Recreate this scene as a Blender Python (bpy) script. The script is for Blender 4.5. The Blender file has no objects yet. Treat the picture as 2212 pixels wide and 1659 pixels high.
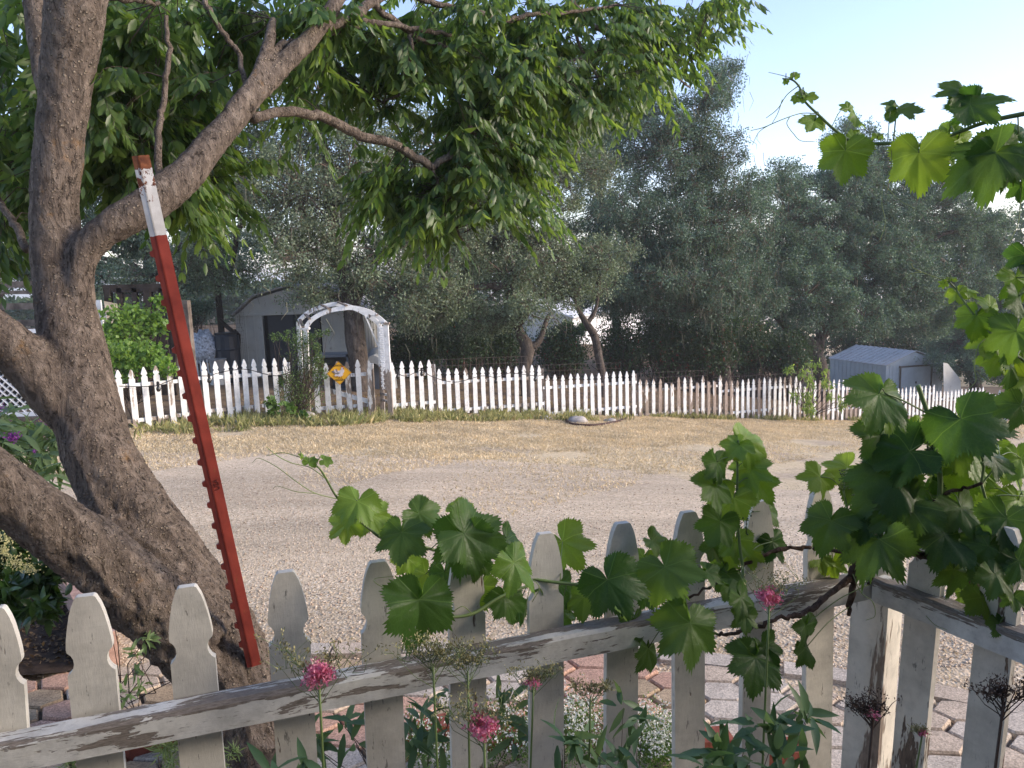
import bpy, math, random
import numpy as np
from mathutils import Vector, Matrix, noise as mnoise
R = math.radians
rng = np.random.default_rng(7)
random.seed(7)
sc = bpy.context.scene
COL = sc.collection

# ------------------------------------------------------------------ camera
EYE = 1.65
PITCH, ROLL, F, CX, CY = R(8.2), R(1.9), 1650.0, 1106.0, 829.5
cd = bpy.data.cameras.new('camera'); cam = bpy.data.objects.new('camera', cd); COL.objects.link(cam)
cd.sensor_width = 36; cd.lens = 36 * F / 2212; cd.clip_end = 9000; cd.clip_start = 0.05
cam.matrix_world = (Matrix.Translation((0, 0, EYE)) @ Matrix.Rotation(R(90) - PITCH, 4, 'X') @ Matrix.Rotation(-ROLL, 4, 'Z'))
sc.camera = cam

# ------------------------------------------------------------------ light
SUN_EL, SUN_AZ = R(22), R(96)          # azimuth clockwise from the view direction (+y)
w = bpy.data.worlds.new('World'); sc.world = w; w.use_nodes = True
nt = w.node_tree; nt.nodes.clear()
sky = nt.nodes.new('ShaderNodeTexSky'); sky.sky_type = 'NISHITA'; sky.sun_disc = False
sky.sun_elevation = SUN_EL; sky.sun_rotation = SUN_AZ
sky.air_density = 1.0; sky.dust_density = .7; sky.ozone_density = 2.5; sky.altitude = 300
bg = nt.nodes.new('ShaderNodeBackground'); bg.inputs['Strength'].default_value = 0.11
wo = nt.nodes.new('ShaderNodeOutputWorld')
tint = nt.nodes.new('ShaderNodeMix'); tint.data_type = 'RGBA'; tint.blend_type = 'MULTIPLY'; tint.inputs[0].default_value = 1; tint.inputs[7].default_value = (1.12, .95, .95, 1)
nt.links.new(sky.outputs[0], tint.inputs[6]); nt.links.new(tint.outputs[2], bg.inputs[0]); nt.links.new(bg.outputs[0], wo.inputs[0])
sl = bpy.data.lights.new('sun', 'SUN'); sl.energy = 1.5; sl.angle = R(20); sl.color = (1, .86, .70)
sun = bpy.data.objects.new('sun', sl); COL.objects.link(sun)
sd = Vector((math.sin(SUN_AZ) * math.cos(SUN_EL), math.cos(SUN_AZ) * math.cos(SUN_EL), math.sin(SUN_EL)))
sun.rotation_euler = sd.to_track_quat('Z', 'Y').to_euler()
sc.view_settings.view_transform = 'Standard'; sc.view_settings.look = 'None'
sc.view_settings.exposure = 1.8; sc.view_settings.gamma = 1
sc.render.engine = 'CYCLES'
sc.cycles.max_bounces = 8; sc.cycles.transparent_max_bounces = 8; sc.cycles.volume_bounces = 0
sc.cycles.use_denoising = True

# ------------------------------------------------------------------ pixel -> world helpers (pixels of a 2212 x 1659 view)
def ray(px, py):
    x = px - CX; y = CY - py
    x2 = x * math.cos(ROLL) + y * math.sin(ROLL); y2 = -x * math.sin(ROLL) + y * math.cos(ROLL)
    return np.array([x2 / F, math.cos(PITCH) + y2 / F * math.sin(PITCH), -math.sin(PITCH) + y2 / F * math.cos(PITCH)])
def W(px, py, d):                       # point at distance d along the camera axis
    return np.array([0, 0, EYE]) + ray(px, py) * d
def Wy(px, py, Y):                      # point at plan distance Y
    q = ray(px, py); return np.array([0, 0, EYE]) + q * (Y / q[1])
# ground: level by the near fence, falling towards the far fence and the right
_fu, _fd, _fz = [], [], []
for px, by, Y in [(-500, 935, 10.2), (-100, 932, 10.8), (300, 925, 11.5), (560, 907, 12.6), (740, 903, 12.9), (848, 897, 13.6), (1160, 898, 15.2), (1369, 901, 16.4),
                  (1558, 906, 17.6), (1716, 909, 18.9), (1875, 910, 20.4), (2015, 909, 21.9), (2150, 910, 23.5), (2500, 905, 27)]:
    q = ray(px, by); _fu.append(q[0] / q[1]); _fd.append(Y); _fz.append(EYE + q[2] / q[1] * Y)
def gz(x, y):
    x = np.asarray(x, float); y = np.asarray(y, float)
    u = np.clip(x / np.maximum(y, .1), -1.0, 1.0)
    d = np.interp(u, _fu, _fd); zf = np.interp(u, _fu, _fz)
    t = np.clip((y - 2.8) / (d - 2.8), 0, 1.0)
    t = np.where(t < .12, t * t / .24, t - .06) / .94
    back = np.interp(u, [-.3, .1, .5], [.02, .05, .14]) * np.clip(y - d, 0, 45)
    far = np.clip((y - 70) / 250, 0, 1); far = far * far * (3 - 2 * far)
    r_ = np.hypot(x, y); bmp = .012 * np.sin(x * 3.1 + y) * np.cos(y * 2.3) * np.clip((r_ - 4) / 4, 0, 1) * np.clip((45 - r_) / 10, 0, 1)
    return zf * t - back - 12 * far + bmp
def Gd(px, py):                          # the ground point seen at a pixel
    q = ray(px, py); Y = 1.0
    lo, hi = .5, 200.
    for _ in range(50):
        m = (lo + hi) / 2
        if EYE + q[2] / q[1] * m > gz(q[0] / q[1] * m, m): lo = m
        else: hi = m
    p = np.array([0, 0, EYE]) + q * (lo / q[1]); p[2] = float(gz(p[0], p[1])); return p
def G(x, y): return np.array([x, y, float(gz(x, y))])

# ------------------------------------------------------------------ material helpers
class N:
    def __init__(s, name, rough=.8, spec=.3):
        s.m = bpy.data.materials.new(name); s.m.use_nodes = True; s.t = s.m.node_tree
        s.b = s.t.nodes['Principled BSDF']; s.b.inputs['Roughness'].default_value = rough
        s.b.inputs['Specular IOR Level'].default_value = spec
        s.out = s.t.nodes['Material Output']
    def n(s, ty, **k):
        o = s.t.nodes.new(ty)
        for a, v in k.items(): setattr(o, a, v)
        return o
    def l(s, a, b): s.t.links.new(a, b)
    def coord(s, scale=(1, 1, 1), kind='Object', rnd=0.):
        c = s.n('ShaderNodeTexCoord').outputs[kind]
        if rnd:
            oi = s.n('ShaderNodeObjectInfo'); mu = s.n('ShaderNodeMath', operation='MULTIPLY'); mu.inputs[1].default_value = rnd
            s.l(oi.outputs['Random'], mu.inputs[0]); ad = s.n('ShaderNodeVectorMath', operation='ADD')
            s.l(c, ad.inputs[0]); s.l(mu.outputs[0], ad.inputs[1]); c = ad.outputs[0]
        mp = s.n('ShaderNodeMapping'); mp.inputs['Scale'].default_value = scale; s.l(c, mp.inputs[0]); return mp.outputs[0]
    def noise(s, vec, scale, detail=4, rough=.6, dist=0.):
        o = s.n('ShaderNodeTexNoise'); o.inputs['Scale'].default_value = scale; o.inputs['Detail'].default_value = detail
        o.inputs['Roughness'].default_value = rough; o.inputs['Distortion'].default_value = dist
        s.l(vec, o.inputs['Vector']); return o.outputs['Fac']
    def voro(s, vec, scale, feature='F1', out='Distance'):
        o = s.n('ShaderNodeTexVoronoi', feature=feature); o.inputs['Scale'].default_value = scale; s.l(vec, o.inputs['Vector']); return o.outputs[out]
    def ramp(s, fac, stops, interp='LINEAR'):
        o = s.n('ShaderNodeValToRGB'); cr = o.color_ramp; cr.interpolation = interp
        while len(cr.elements) < len(stops): cr.elements.new(.5)
        for e, (p, c) in zip(cr.elements, stops):
            e.position = p; c = (c, c, c) if isinstance(c, (int, float)) else c; e.color = (*c, 1)
        s.l(fac, o.inputs[0]); return o.outputs[0]
    def mix(s, fac, a, b, mode='MIX'):
        o = s.n('ShaderNodeMix', data_type='RGBA', blend_type=mode)
        for v, i in ((fac, 0), (a, 6), (b, 7)):
            if isinstance(v, (int, float)): o.inputs[i].default_value = v if i == 0 else (v, v, v, 1)
            elif isinstance(v, tuple): o.inputs[i].default_value = (*v, 1)
            else: s.l(v, o.inputs[i])
        return o.outputs[2]
    def math(s, op, a, b=0.):
        o = s.n('ShaderNodeMath', operation=op)
        for v, i in ((a, 0), (b, 1)):
            if isinstance(v, (int, float)): o.inputs[i].default_value = v
            else: s.l(v, o.inputs[i])
        return o.outputs[0]
    def bump(s, h, strength=.5, dist=.01):
        o = s.n('ShaderNodeBump'); o.inputs['Strength'].default_value = strength; o.inputs['Distance'].default_value = dist
        s.l(h, o.inputs['Height']); s.l(o.outputs[0], s.b.inputs['Normal']); return o
    def col(s, c):
        if isinstance(c, tuple): s.b.inputs['Base Color'].default_value = (*c, 1)
        else: s.l(c, s.b.inputs['Base Color'])
    def rgh(s, c): s.l(c, s.b.inputs['Roughness'])

def flat(name, c, rough=.7, spec=.3, var=.25, scale=12, metal=0, bump=.15):
    m = N(name, rough, spec); v = m.coord(rnd=5.)
    n1 = m.noise(v, scale, 5); a = tuple(x * (1 - var) for x in c); b = tuple(min(1, x * (1 + var)) for x in c)
    m.col(m.ramp(n1, [(.3, a), (.7, b)])); m.b.inputs['Metallic'].default_value = metal
    if bump: m.bump(m.noise(v, scale * 6, 3), bump, .004)
    return m.m

def leafmat(name, c1, c2, trans=.45, rough=.45, spec=.35, tcol=None, pos=1.2, rand=.55, c3=None, vein=False, ttint=1.5):
    m = N(name, rough, spec)
    geo = m.n('ShaderNodeNewGeometry'); isl = geo.outputs['Random Per Island']
    base = m.mix(isl, c1, c2)
    nz = m.noise(m.coord(), pos, 3)
    k = m.ramp(nz, [(.3, 1 - rand * .5), (.7, 1 + rand * .4)])
    base = m.mix(1.0, base, k, 'MULTIPLY')
    if c3: base = m.mix(m.ramp(isl, [(.93, 0.), (.96, 1.)]), base, c3)
    if vein:
        uv = m.n('ShaderNodeUVMap').outputs[0]; mn = None
        for a in (0, 47, -47, 98, -98):
            d = m.n('ShaderNodeVectorMath', operation='DOT_PRODUCT'); m.l(uv, d.inputs[0]); d.inputs[1].default_value = (math.cos(R(a)), -math.sin(R(a)), 0)
            e = m.n('ShaderNodeVectorMath', operation='DOT_PRODUCT'); m.l(uv, e.inputs[0]); e.inputs[1].default_value = (math.sin(R(a)), math.cos(R(a)), 0)
            dist = m.math('ABSOLUTE', d.outputs['Value'])
            gate = m.math('LESS_THAN', e.outputs['Value'], 0.)
            dist = m.math('ADD', dist, gate)
            mn = dist if mn is None else m.math('MINIMUM', mn, dist)
        vm = m.ramp(mn, [(.0, 1.), (.006, .9), (.016, 0.)])
        vn = m.voro(m.coord((1, 1, 1), 'UV'), 9, 'DISTANCE_TO_EDGE')
        v2 = m.ramp(vn, [(0, .5), (.06, 0.)])
        vv = m.math('MAXIMUM', vm, m.math('MULTIPLY', v2, .45))
        base = m.mix(m.math('MULTIPLY', vv, .38), base, tuple(min(1, x * 1.7 + .02) for x in c2))
        m.bump(m.math('SUBTRACT', m.math('MULTIPLY', m.noise(m.coord((1, 1, 1), 'UV'), 9, 3), .6), vv), .35, .004)
    m.col(base)
    tr = m.n('ShaderNodeBsdfTranslucent')
    tm = m.mix(1.0, base, tcol or (1.25 * ttint, 1.15 * ttint, .55 * ttint), 'MULTIPLY'); m.l(tm, tr.inputs[0])
    mx = m.n('ShaderNodeMixShader'); mx.inputs[0].default_value = trans
    m.l(m.b.outputs[0], mx.inputs[1]); m.l(tr.outputs[0], mx.inputs[2]); m.l(mx.outputs[0], m.out.inputs[0])
    return m.m

def paintwood(name, paint, wood, amount=.5, grain=(30, 30, 3), scale=1., rnd=9., dirt=.2, rough=.6, edge=.012, topwear=0, basewear=0):
    """white paint flaking off old wood; grain = scale per axis (small along the grain)"""
    m = N(name, rough, .3); v = m.coord(grain, rnd=rnd); v0 = m.coord(rnd=rnd)
    big = m.noise(v, .35 * scale, 6, .65, .3)
    fine = m.noise(v, 2.2 * scale, 4, .6)
    h = m.math('ADD', m.math('MULTIPLY', big, .78), m.math('MULTIPLY', fine, .22))
    if topwear:
        sz_ = m.n('ShaderNodeSeparateXYZ'); m.l(m.n('ShaderNodeTexCoord').outputs['Object'], sz_.inputs[0]); h = m.math('SUBTRACT', h, m.ramp(sz_.outputs[2], [(.012, 0.), (.026, topwear)]))
    if basewear:
        sz_ = m.n('ShaderNodeSeparateXYZ'); m.l(m.n('ShaderNodeTexCoord').outputs['Object'], sz_.inputs[0]); h = m.math('SUBTRACT', h, m.ramp(sz_.outputs[2], [(.02, basewear), (.22, 0.), (.78, 0.), (1., basewear * .45)]))
    mask = m.ramp(h, [(amount, 0.), (amount + edge, 1.)])         # 1 = paint
    gr = m.noise(v, 6, 4, .7)
    wd = m.ramp(gr, [(.3, tuple(x * .45 for x in wood)), (.55, wood), (.75, tuple(min(1, x * 1.35) for x in wood))])
    dn = m.noise(v0, 9, 6, .7); pd = m.ramp(dn, [(.3, tuple(x * (1 - dirt * 1.6) for x in paint)), (.55, paint)])
    cr = m.ramp(m.noise(v, 3.5, 5, .7), [(.33, .4), (.38, 1.)]); cr = m.mix(1., cr, m.ramp(m.noise(v0, 3, 6, .75), [(.35, .80), (.6, 1.04)]), 'MULTIPLY')
    pd = m.mix(1., pd, cr, 'MULTIPLY')
    m.col(m.mix(mask, wd, pd))
    saw = m.noise(m.coord((3, 3, 130), rnd=rnd), 1., 2); gr = m.math('ADD', gr, m.math('MULTIPLY', saw, .5))
    hh = m.math('ADD', m.math('MULTIPLY', mask, .9), m.math('MULTIPLY', gr, .35))
    m.bump(hh, .8, .0025)
    return m.m

# ------------------------------------------------------------------ mesh helpers
def mk(name, V, Fs, mats, smooth=False, uv=None, mi=None):
    V = np.asarray(V, np.float32).reshape(-1, 3)
    me = bpy.data.meshes.new(name)
    if isinstance(Fs, np.ndarray):
        k = Fs.shape[1]; nf = len(Fs)
        me.vertices.add(len(V)); me.vertices.foreach_set('co', V.ravel())
        me.loops.add(nf * k); me.loops.foreach_set('vertex_index', Fs.astype(np.int32).ravel())
        me.polygons.add(nf); me.polygons.foreach_set('loop_start', np.arange(0, nf * k, k, dtype=np.int32))
        me.polygons.foreach_set('loop_total', np.full(nf, k, np.int32))
    else:
        me.from_pydata(V.tolist(), [], [list(f) for f in Fs])
    if mi is not None: me.polygons.foreach_set('material_index', np.asarray(mi, np.int32))
    if smooth: me.polygons.foreach_set('use_smooth', np.ones(len(me.polygons), bool))
    if uv is not None:
        l = me.uv_layers.new(name='UVMap'); idx = np.zeros(len(me.loops), np.int32); me.loops.foreach_get('vertex_index', idx)
        l.data.foreach_set('uv', np.asarray(uv, np.float32)[idx].ravel())
    me.update(calc_edges=True)
    for m in (mats if isinstance(mats, (list, tuple)) else [mats]): me.materials.append(m)
    return me

def wl(o):
    v = Vector((0, 0, 0))
    while o: v = v + o.location; o = o.parent
    return v
def link(name, data, parent=None, loc=(0, 0, 0)):
    o = bpy.data.objects.new(name, data); COL.objects.link(o)
    o.location = Vector(loc)
    if parent is not None: o.parent = parent; o.location = Vector(loc) - wl(parent)
    return o
def tag(o, label, cat, group=None):
    o['label'] = label; o['category'] = cat
    if group: o['group'] = group
    return o
def thing(name, label, cat, loc, group=None):
    o = bpy.data.objects.new(name, None); COL.objects.link(o); o.location = Vector([float(a) for a in loc]); o.empty_display_size = .1
    return tag(o, label, cat, group)

class MB:
    def __init__(s): s.V = []; s.F = []; s.M = []
    def add(s, V, Fs, mi=0):
        b = len(s.V); s.V += [tuple(map(float, v)) for v in V]; s.F += [tuple(i + b for i in f) for f in Fs]; s.M += [mi] * len(Fs); return s
    def box(s, c, size, ax=None, mi=0, taper=1.):
        """c centre, size full, ax = 3 unit axes"""
        ax = np.eye(3) if ax is None else np.asarray(ax); c = np.asarray(c, float); V = []
        for z in (-.5, .5):
            k = taper if z > 0 else 1
            for x, y in ((-.5, -.5), (.5, -.5), (.5, .5), (-.5, .5)):
                V.append(c + ax[0] * x * size[0] * k + ax[1] * y * size[1] * k + ax[2] * z * size[2])
        return s.add(V, [(3, 2, 1, 0), (4, 5, 6, 7), (0, 1, 5, 4), (1, 2, 6, 5), (2, 3, 7, 6), (3, 0, 4, 7)], mi)
    def beam(s, a, b, w, h, up=(0, 0, 1), mi=0):
        a = np.asarray(a, float); b = np.asarray(b, float); d = b - a; L = np.linalg.norm(d); d /= L
        up = np.asarray(up, float); sx = np.cross(d, up); sx /= np.linalg.norm(sx); uz = np.cross(sx, d)
        return s.box((a + b) / 2, (L, w, h), [d, sx, uz], mi)
    def tube(s, pts, rad, n=6, mi=0, cap=True):
        P = np.asarray(pts, float); m = len(P); rad = np.broadcast_to(np.asarray(rad, float), (m,))
        T = np.gradient(P, axis=0) if m > 1 else P; T /= np.linalg.norm(T, axis=1)[:, None] + 1e-9
        ref = np.array([0, 0, 1.]) if abs(T[0][2]) < .9 else np.array([1., 0, 0]); V = []
        nrm = np.cross(T[0], ref); nrm /= np.linalg.norm(nrm)
        for i in range(m):
            nrm = nrm - T[i] * nrm.dot(T[i]); nrm /= np.linalg.norm(nrm) + 1e-9; bn = np.cross(T[i], nrm)
            for k in range(n):
                a = 2 * math.pi * k / n; V.append(P[i] + (nrm * math.cos(a) + bn * math.sin(a)) * rad[i])
        Fs = [(i * n + k, i * n + (k + 1) % n, (i + 1) * n + (k + 1) % n, (i + 1) * n + k) for i in range(m - 1) for k in range(n)]
        if cap: Fs += [tuple(range(n - 1, -1, -1)), tuple((m - 1) * n + k for k in range(n))]
        return s.add(V, Fs, mi)
    def prism(s, prof, o, ex, ey, en, th, mi=0):
        """polygon prof (x,y) in plane ex,ey at o, thickness th along en"""
        o = np.asarray(o, float); n = len(prof); V = [o + ex * x + ey * y for x, y in prof] + [o + ex * x + ey * y + en * th for x, y in prof]
        return s.add(V, [tuple(range(n)), tuple(range(2 * n - 1, n - 1, -1))] + [(i, i + n, (i + 1) % n + n, (i + 1) % n) for i in range(n)], mi)
    def ball(s, c, r, n=8, m=5, mi=0, jit=0.):
        c = np.asarray(c, float); r = np.broadcast_to(np.asarray(r, float), (3,)); V = [c + (0, 0, r[2])]
        for i in range(1, m):
            t = math.pi * i / m
            for k in range(n):
                a = 2 * math.pi * k / n; j = 1 + random.uniform(-jit, jit)
                V.append(c + r * np.array([math.sin(t) * math.cos(a), math.sin(t) * math.sin(a), math.cos(t)]) * j)
        V.append(c - (0, 0, r[2])); Fs = [(0, 1 + k, 1 + (k + 1) % n) for k in range(n)]
        for i in range(m - 2):
            for k in range(n): Fs.append((1 + i * n + k, 1 + (i + 1) * n + k, 1 + (i + 1) * n + (k + 1) % n, 1 + i * n + (k + 1) % n))
        q = len(V) - 1; b = 1 + (m - 2) * n; Fs += [(q, b + (k + 1) % n, b + k) for k in range(n)]
        return s.add(V, Fs, mi)
    def obj(s, name, mats, parent=None, smooth=False):
        me = mk(name, s.V, s.F, mats, smooth, mi=s.M)
        return link(name, me, parent)

def spline(pts, k=6):
    """Catmull-Rom through rows of any width"""
    P = np.asarray(pts, float)
    if len(P) < 3: return np.array([P[0] + (P[-1] - P[0]) * t for t in np.linspace(0, 1, k + 1)])
    Q = np.vstack([2 * P[0] - P[1], P, 2 * P[-1] - P[-2]]); out = []
    for i in range(1, len(Q) - 2):
        for t in np.arange(k) / k:
            out.append(.5 * ((2 * Q[i]) + (-Q[i - 1] + Q[i + 1]) * t + (2 * Q[i - 1] - 5 * Q[i] + 4 * Q[i + 1] - Q[i + 2]) * t * t + (-Q[i - 1] + 3 * Q[i] - 3 * Q[i + 1] + Q[i + 2]) * t ** 3))
    out.append(P[-1]); return np.array(out)
def pxpath(rows, k=6):
    """rows (px,py,d,width_px) -> world points, radii"""
    S = spline(rows, k); return np.array([W(a, b, c) for a, b, c, _ in S]), S[:, 3] / 2 * S[:, 2] / F

def unit(v): return v / (np.linalg.norm(v, axis=-1, keepdims=True) + 1e-9)
def rdir(n): return unit(rng.normal(size=(n, 3)))
def quads(P, L, Wd, D=None, Nn=None, fold=0.):
    """diamond leaves at P, length L, width Wd; returns V,F"""
    n = len(P); D = rdir(n) if D is None else unit(D); Nn = rdir(n) if Nn is None else Nn
    S = unit(np.cross(D, Nn)); L = np.broadcast_to(L, (n,))[:, None]; Wd = np.broadcast_to(Wd, (n,))[:, None]
    Nm = np.cross(S, D)
    V = np.stack([P, P + D * L * .5 + S * Wd * .5 + Nm * fold * L, P + D * L, P + D * L * .5 - S * Wd * .5 + Nm * fold * L], 1).reshape(-1, 3)
    return V, (np.arange(n)[:, None] * 4 + np.arange(4)[None]).astype(np.int32)
_rows = np.array([(0, .10), (.25, .40), (.55, .46), (.8, .26), (1., .0)])
def leaves15(P, D, Up, L, Wd, curl=.25, cup=.12):
    """pointed leaves 5 rows x 3 columns; P base, D direction, Up approx normal"""
    n = len(P); D = unit(D); S = unit(np.cross(D, Up)); Nm = np.cross(S, D)
    L = np.broadcast_to(L, (n,)); Wd = np.broadcast_to(Wd, (n,)); curl = np.broadcast_to(curl, (n,)); V = np.zeros((n, 15, 3)); i = 0
    for t, h in _rows:
        mid = P + D * (L * t)[:, None] - Nm * (L * curl * t * t)[:, None]
        for sgn in (-1, 0, 1):
            V[:, i] = mid + S * (Wd * h * sgn)[:, None] + Nm * (Wd * cup * abs(sgn) * (h / .46))[:, None]; i += 1
    Fs = np.array([(r * 3 + c, r * 3 + c + 1, r * 3 + c + 4, r * 3 + c + 3) for r in range(4) for c in range(2)], np.int32)
    return V.reshape(-1, 3), (Fs[None] + (np.arange(n) * 15)[:, None, None]).reshape(-1, 4).astype(np.int32)
def cat(*VF):
    V = []; Fs = []; b = 0
    for v, f in VF: V.append(v); Fs.append(f + b); b += len(v)
    return np.vstack(V), np.vstack(Fs)
def twigs(A, B, r, sag=.0, n=3):
    """many thin 3-sided two-segment twigs from A to B"""
    A = np.asarray(A); B = np.asarray(B); m = len(A); M = (A + B) / 2 + rng.normal(size=(m, 3)) * .12 * np.linalg.norm(B - A, axis=1)[:, None]; M[:, 2] -= sag
    D = unit(B - A); S = unit(np.cross(D, rdir(m))); T = np.cross(D, S); r = np.broadcast_to(r, (m,))[:, None]; V = np.zeros((m, 9, 3))
    for j, (C, k) in enumerate(((A, 1.), (M, .75), (B, .35))):
        for q in range(3):
            a = 2 * math.pi * q / 3; V[:, j * 3 + q] = C + (S * math.cos(a) + T * math.sin(a)) * r * k
    Fs = np.array([(j * 3 + q, j * 3 + (q + 1) % 3, j * 3 + 3 + (q + 1) % 3, j * 3 + 3 + q) for j in range(2) for q in range(3)], np.int32)
    return V.reshape(-1, 3), (Fs[None] + (np.arange(m) * 9)[:, None, None]).reshape(-1, 4).astype(np.int32)

# ------------------------------------------------------------------ materials
def ground_mat():
    m = N('ground_dirt_grass', .95, .1); v = m.coord()
    n1 = m.noise(v, .9, 6, .65); n2 = m.noise(v, 14, 6, .7); n3 = m.noise(m.coord((1, 1, 1)), 70, 3, .7)
    dry = m.ramp(n2, [(.3, (.50, .395, .255)), (.55, (.66, .54, .36)), (.75, (.76, .65, .46))])
    dirt = m.ramp(n2, [(.3, (.36, .28, .205)), (.7, (.56, .455, .35))])
    c = m.mix(m.ramp(n1, [(.34, 0.), (.5, 1.)]), dirt, dry)
    c = m.mix(1., c, m.ramp(n3, [(.25, .62), (.6, 1.1)]), 'MULTIPLY')
    m.col(c); m.bump(m.math('ADD', n2, n3), .7, .02); return m.m
def gravel_mat():
    m = N('gravel', .95, .15); v = m.coord()
    vr = m.voro(v, 75, out='Color'); vd = m.voro(v, 75)
    sep = m.n('ShaderNodeSeparateColor'); m.l(vr, sep.inputs[0])
    st = m.ramp(sep.outputs[0], [(.0, (.38, .285, .19)), (.2, (.53, .42, .295)), (.6, (.60, .485, .35)), (.9, (.67, .56, .42)), (1., (.78, .68, .54))])
    n1 = m.noise(m.coord((.35, 1.3, 1)), 1.1, 5, .6)
    c = m.mix(m.ramp(n1, [(.35, 0.), (.65, .55)]), st, (.61, .49, .35))
    c = m.mix(1., c, m.ramp(m.noise(v, 26, 4, .7), [(.3, .72), (.6, 1.08)]), 'MULTIPLY')
    c = m.mix(1., c, m.ramp(m.noise(m.coord((.25, 1.6, 1)), 1.0, 4, .6), [(.35, .80), (.6, 1.06)]), 'MULTIPLY')
    m.col(c); m.bump(m.math('ADD', m.math('MULTIPLY', vd, 1.5), m.noise(v, 35, 4)), .5, .008); return m.m
def bark(name, c1, c2, c3, scale=1., spots=0., lichen=None, stretch=(9, 9, 3.2), crack=False):
    m = N(name, .9, .15); v = m.coord(tuple(x * scale for x in stretch)); v0 = m.coord()
    n = m.noise(v, 1.6, 8, .72, .6); vo = m.voro(v, 3.2, 'DISTANCE_TO_EDGE'); n2 = m.noise(v0, 26 * scale, 5, .7)
    c = m.ramp(n, [(.28, c1), (.5, c2), (.72, c3)])
    if crack: c = m.mix(m.ramp(vo, [(0., .75), (.10, 0.)]), c, tuple(x * .35 for x in c1))
    crk = m.ramp(m.noise(v, 2.3, 7, .75, 1.2), [(.36, .7), (.43, 0.)]); c = m.mix(crk, c, tuple(x * .4 for x in c1))
    c = m.mix(1., c, m.ramp(n2, [(.3, .65), (.65, 1.25)]), 'MULTIPLY')
    h = m.math('SUBTRACT', m.math('MULTIPLY', n, 1.2), crk)
    if lichen: c = m.mix(m.ramp(m.noise(v0, 4.5, 5, .75), [(.62, 0.), (.72, .42)]), c, lichen)
    if spots:
        sv = m.voro(v0, 62 * scale); sm = m.ramp(sv, [(.20, 1.), (.34, 0.)]); keep = m.ramp(m.noise(v0, 48, 3), [(.44, 0.), (.52, 1.)])
        sm = m.math('MULTIPLY', sm, keep); sm = m.math('MULTIPLY', sm, m.ramp(m.noise(v0, 3.5, 4), [(.3, .15), (.65, 1.)])); c = m.mix(m.math('MULTIPLY', sm, spots), c, (.42, .35, .26)); h = m.math('ADD', h, sm)
    m.col(c); h = m.math('ADD', h, m.math('MULTIPLY', n2, .4)); m.bump(h, 1., .02 / scale); return m.m

M = {}
M['ground'] = ground_mat(); M['gravel'] = gravel_mat()
M['bark'] = bark('smooth_bark', (.060, .047, .038), (.155, .122, .096), (.27, .222, .178), 1., .85, (.30, .15, .03), (20, 20, 6.5))
M['oakbark'] = bark('oak_bark', (.035, .028, .024), (.10, .08, .065), (.17, .14, .115), .5)
M['cane'] = bark('vine_cane', (.03, .02, .015), (.085, .055, .04), (.15, .11, .085), 3.)
M['twig'] = flat('twig_wood', (.085, .062, .05), .9, .1, .4, 6)
M['deadtwig'] = flat('dead_twig', (.15, .115, .09), .95, .05, .45, 3)
M['oakleaf'] = leafmat('oak_leaf', (.09, .13, .08), (.27, .32, .21), .3, .5, .35, (1.1, 1.2, .7), .55, .7)
M['oakleaf2'] = leafmat('oak_leaf_blue', (.065, .115, .085), (.19, .265, .19), .3, .5, .35, (1.1, 1.2, .7), .5, .7)
M['moss'] = flat('lace_lichen', (.17, .165, .12), .95, .05, .4, 2)
M['leaf'] = leafmat('ash_leaf', (.040, .092, .026), (.15, .235, .065), .5, .38, .45, None, 1.3, .5, None)
M['grape'] = leafmat('grape_leaf', (.034, .090, .020), (.090, .165, .036), .58, .42, .4, None, 5, .3, vein=True)
M['grapeyoung'] = leafmat('young_grape_leaf', (.13, .24, .035), (.22, .34, .06), .5, .42, .4, (1.5, 1.4, .5), 5, .2, vein=True)
M['greenstem'] = flat('green_stem', (.13, .19, .06), .5, .4, .3, 10)
M['tendril'] = flat('tendril_green', (.22, .28, .09), .5, .4, .2, 10)
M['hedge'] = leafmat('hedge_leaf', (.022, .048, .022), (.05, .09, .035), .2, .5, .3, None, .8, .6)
M['hedgelight'] = leafmat('light_shrub_leaf', (.06, .13, .03), (.14, .24, .06), .35, .5, .3, None, .8, .5)
M['redflower'] = flat('red_flower', (.30, .03, .03), .6, .3, .3)
M['pink'] = leafmat('pink_petal', (.60, .15, .27), (.80, .38, .48), .35, .6, .2, (1.3, 1, 1), 8, .2)
M['purple'] = leafmat('purple_petal', (.17, .03, .20), (.30, .07, .34), .3, .6, .2, (1.2, 1, 1.2), 8, .2)
M['cream'] = leafmat('cream_petal', (.55, .52, .25), (.70, .66, .38), .3, .6, .2, (1.1, 1.1, .8), 8, .2)
M['whitepetal'] = leafmat('white_petal', (.75, .75, .70), (.85, .85, .82), .3, .6, .2, (1.1, 1.1, 1), 8, .2)
M['weed'] = leafmat('green_weed', (.20, .24, .08), (.52, .48, .24), .35, .6, .2, (1.1, 1.05, .8), 1.5, .5, (.60, .50, .28))
M['drygrass'] = leafmat('dry_grass_blade', (.58, .49, .33), (.82, .73, .55), .35, .7, .15, (1.1, 1, .8), 1.5, .4)
M['redpaint'] = None
M['farpaint'] = paintwood('far_fence_paint', (.80, .81, .80), (.26, .215, .18), .37, (9, 9, 1.6), 1., 40, .14, basewear=.12)
M['farpeel'] = paintwood('peeling_fence_paint', (.78, .78, .76), (.30, .245, .20), .44, (9, 9, 1.6), 1., 40, .2, basewear=.12)
M['farbare'] = paintwood('bare_fence_wood', (.72, .70, .67), (.34, .27, .225), .56, (9, 9, 1.6), 1., 40, .2)
M['nearpicket'] = paintwood('near_picket_paint', (.63, .60, .52), (.16, .12, .09), .385, (26, 26, 5), 1., 9, .16)
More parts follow.
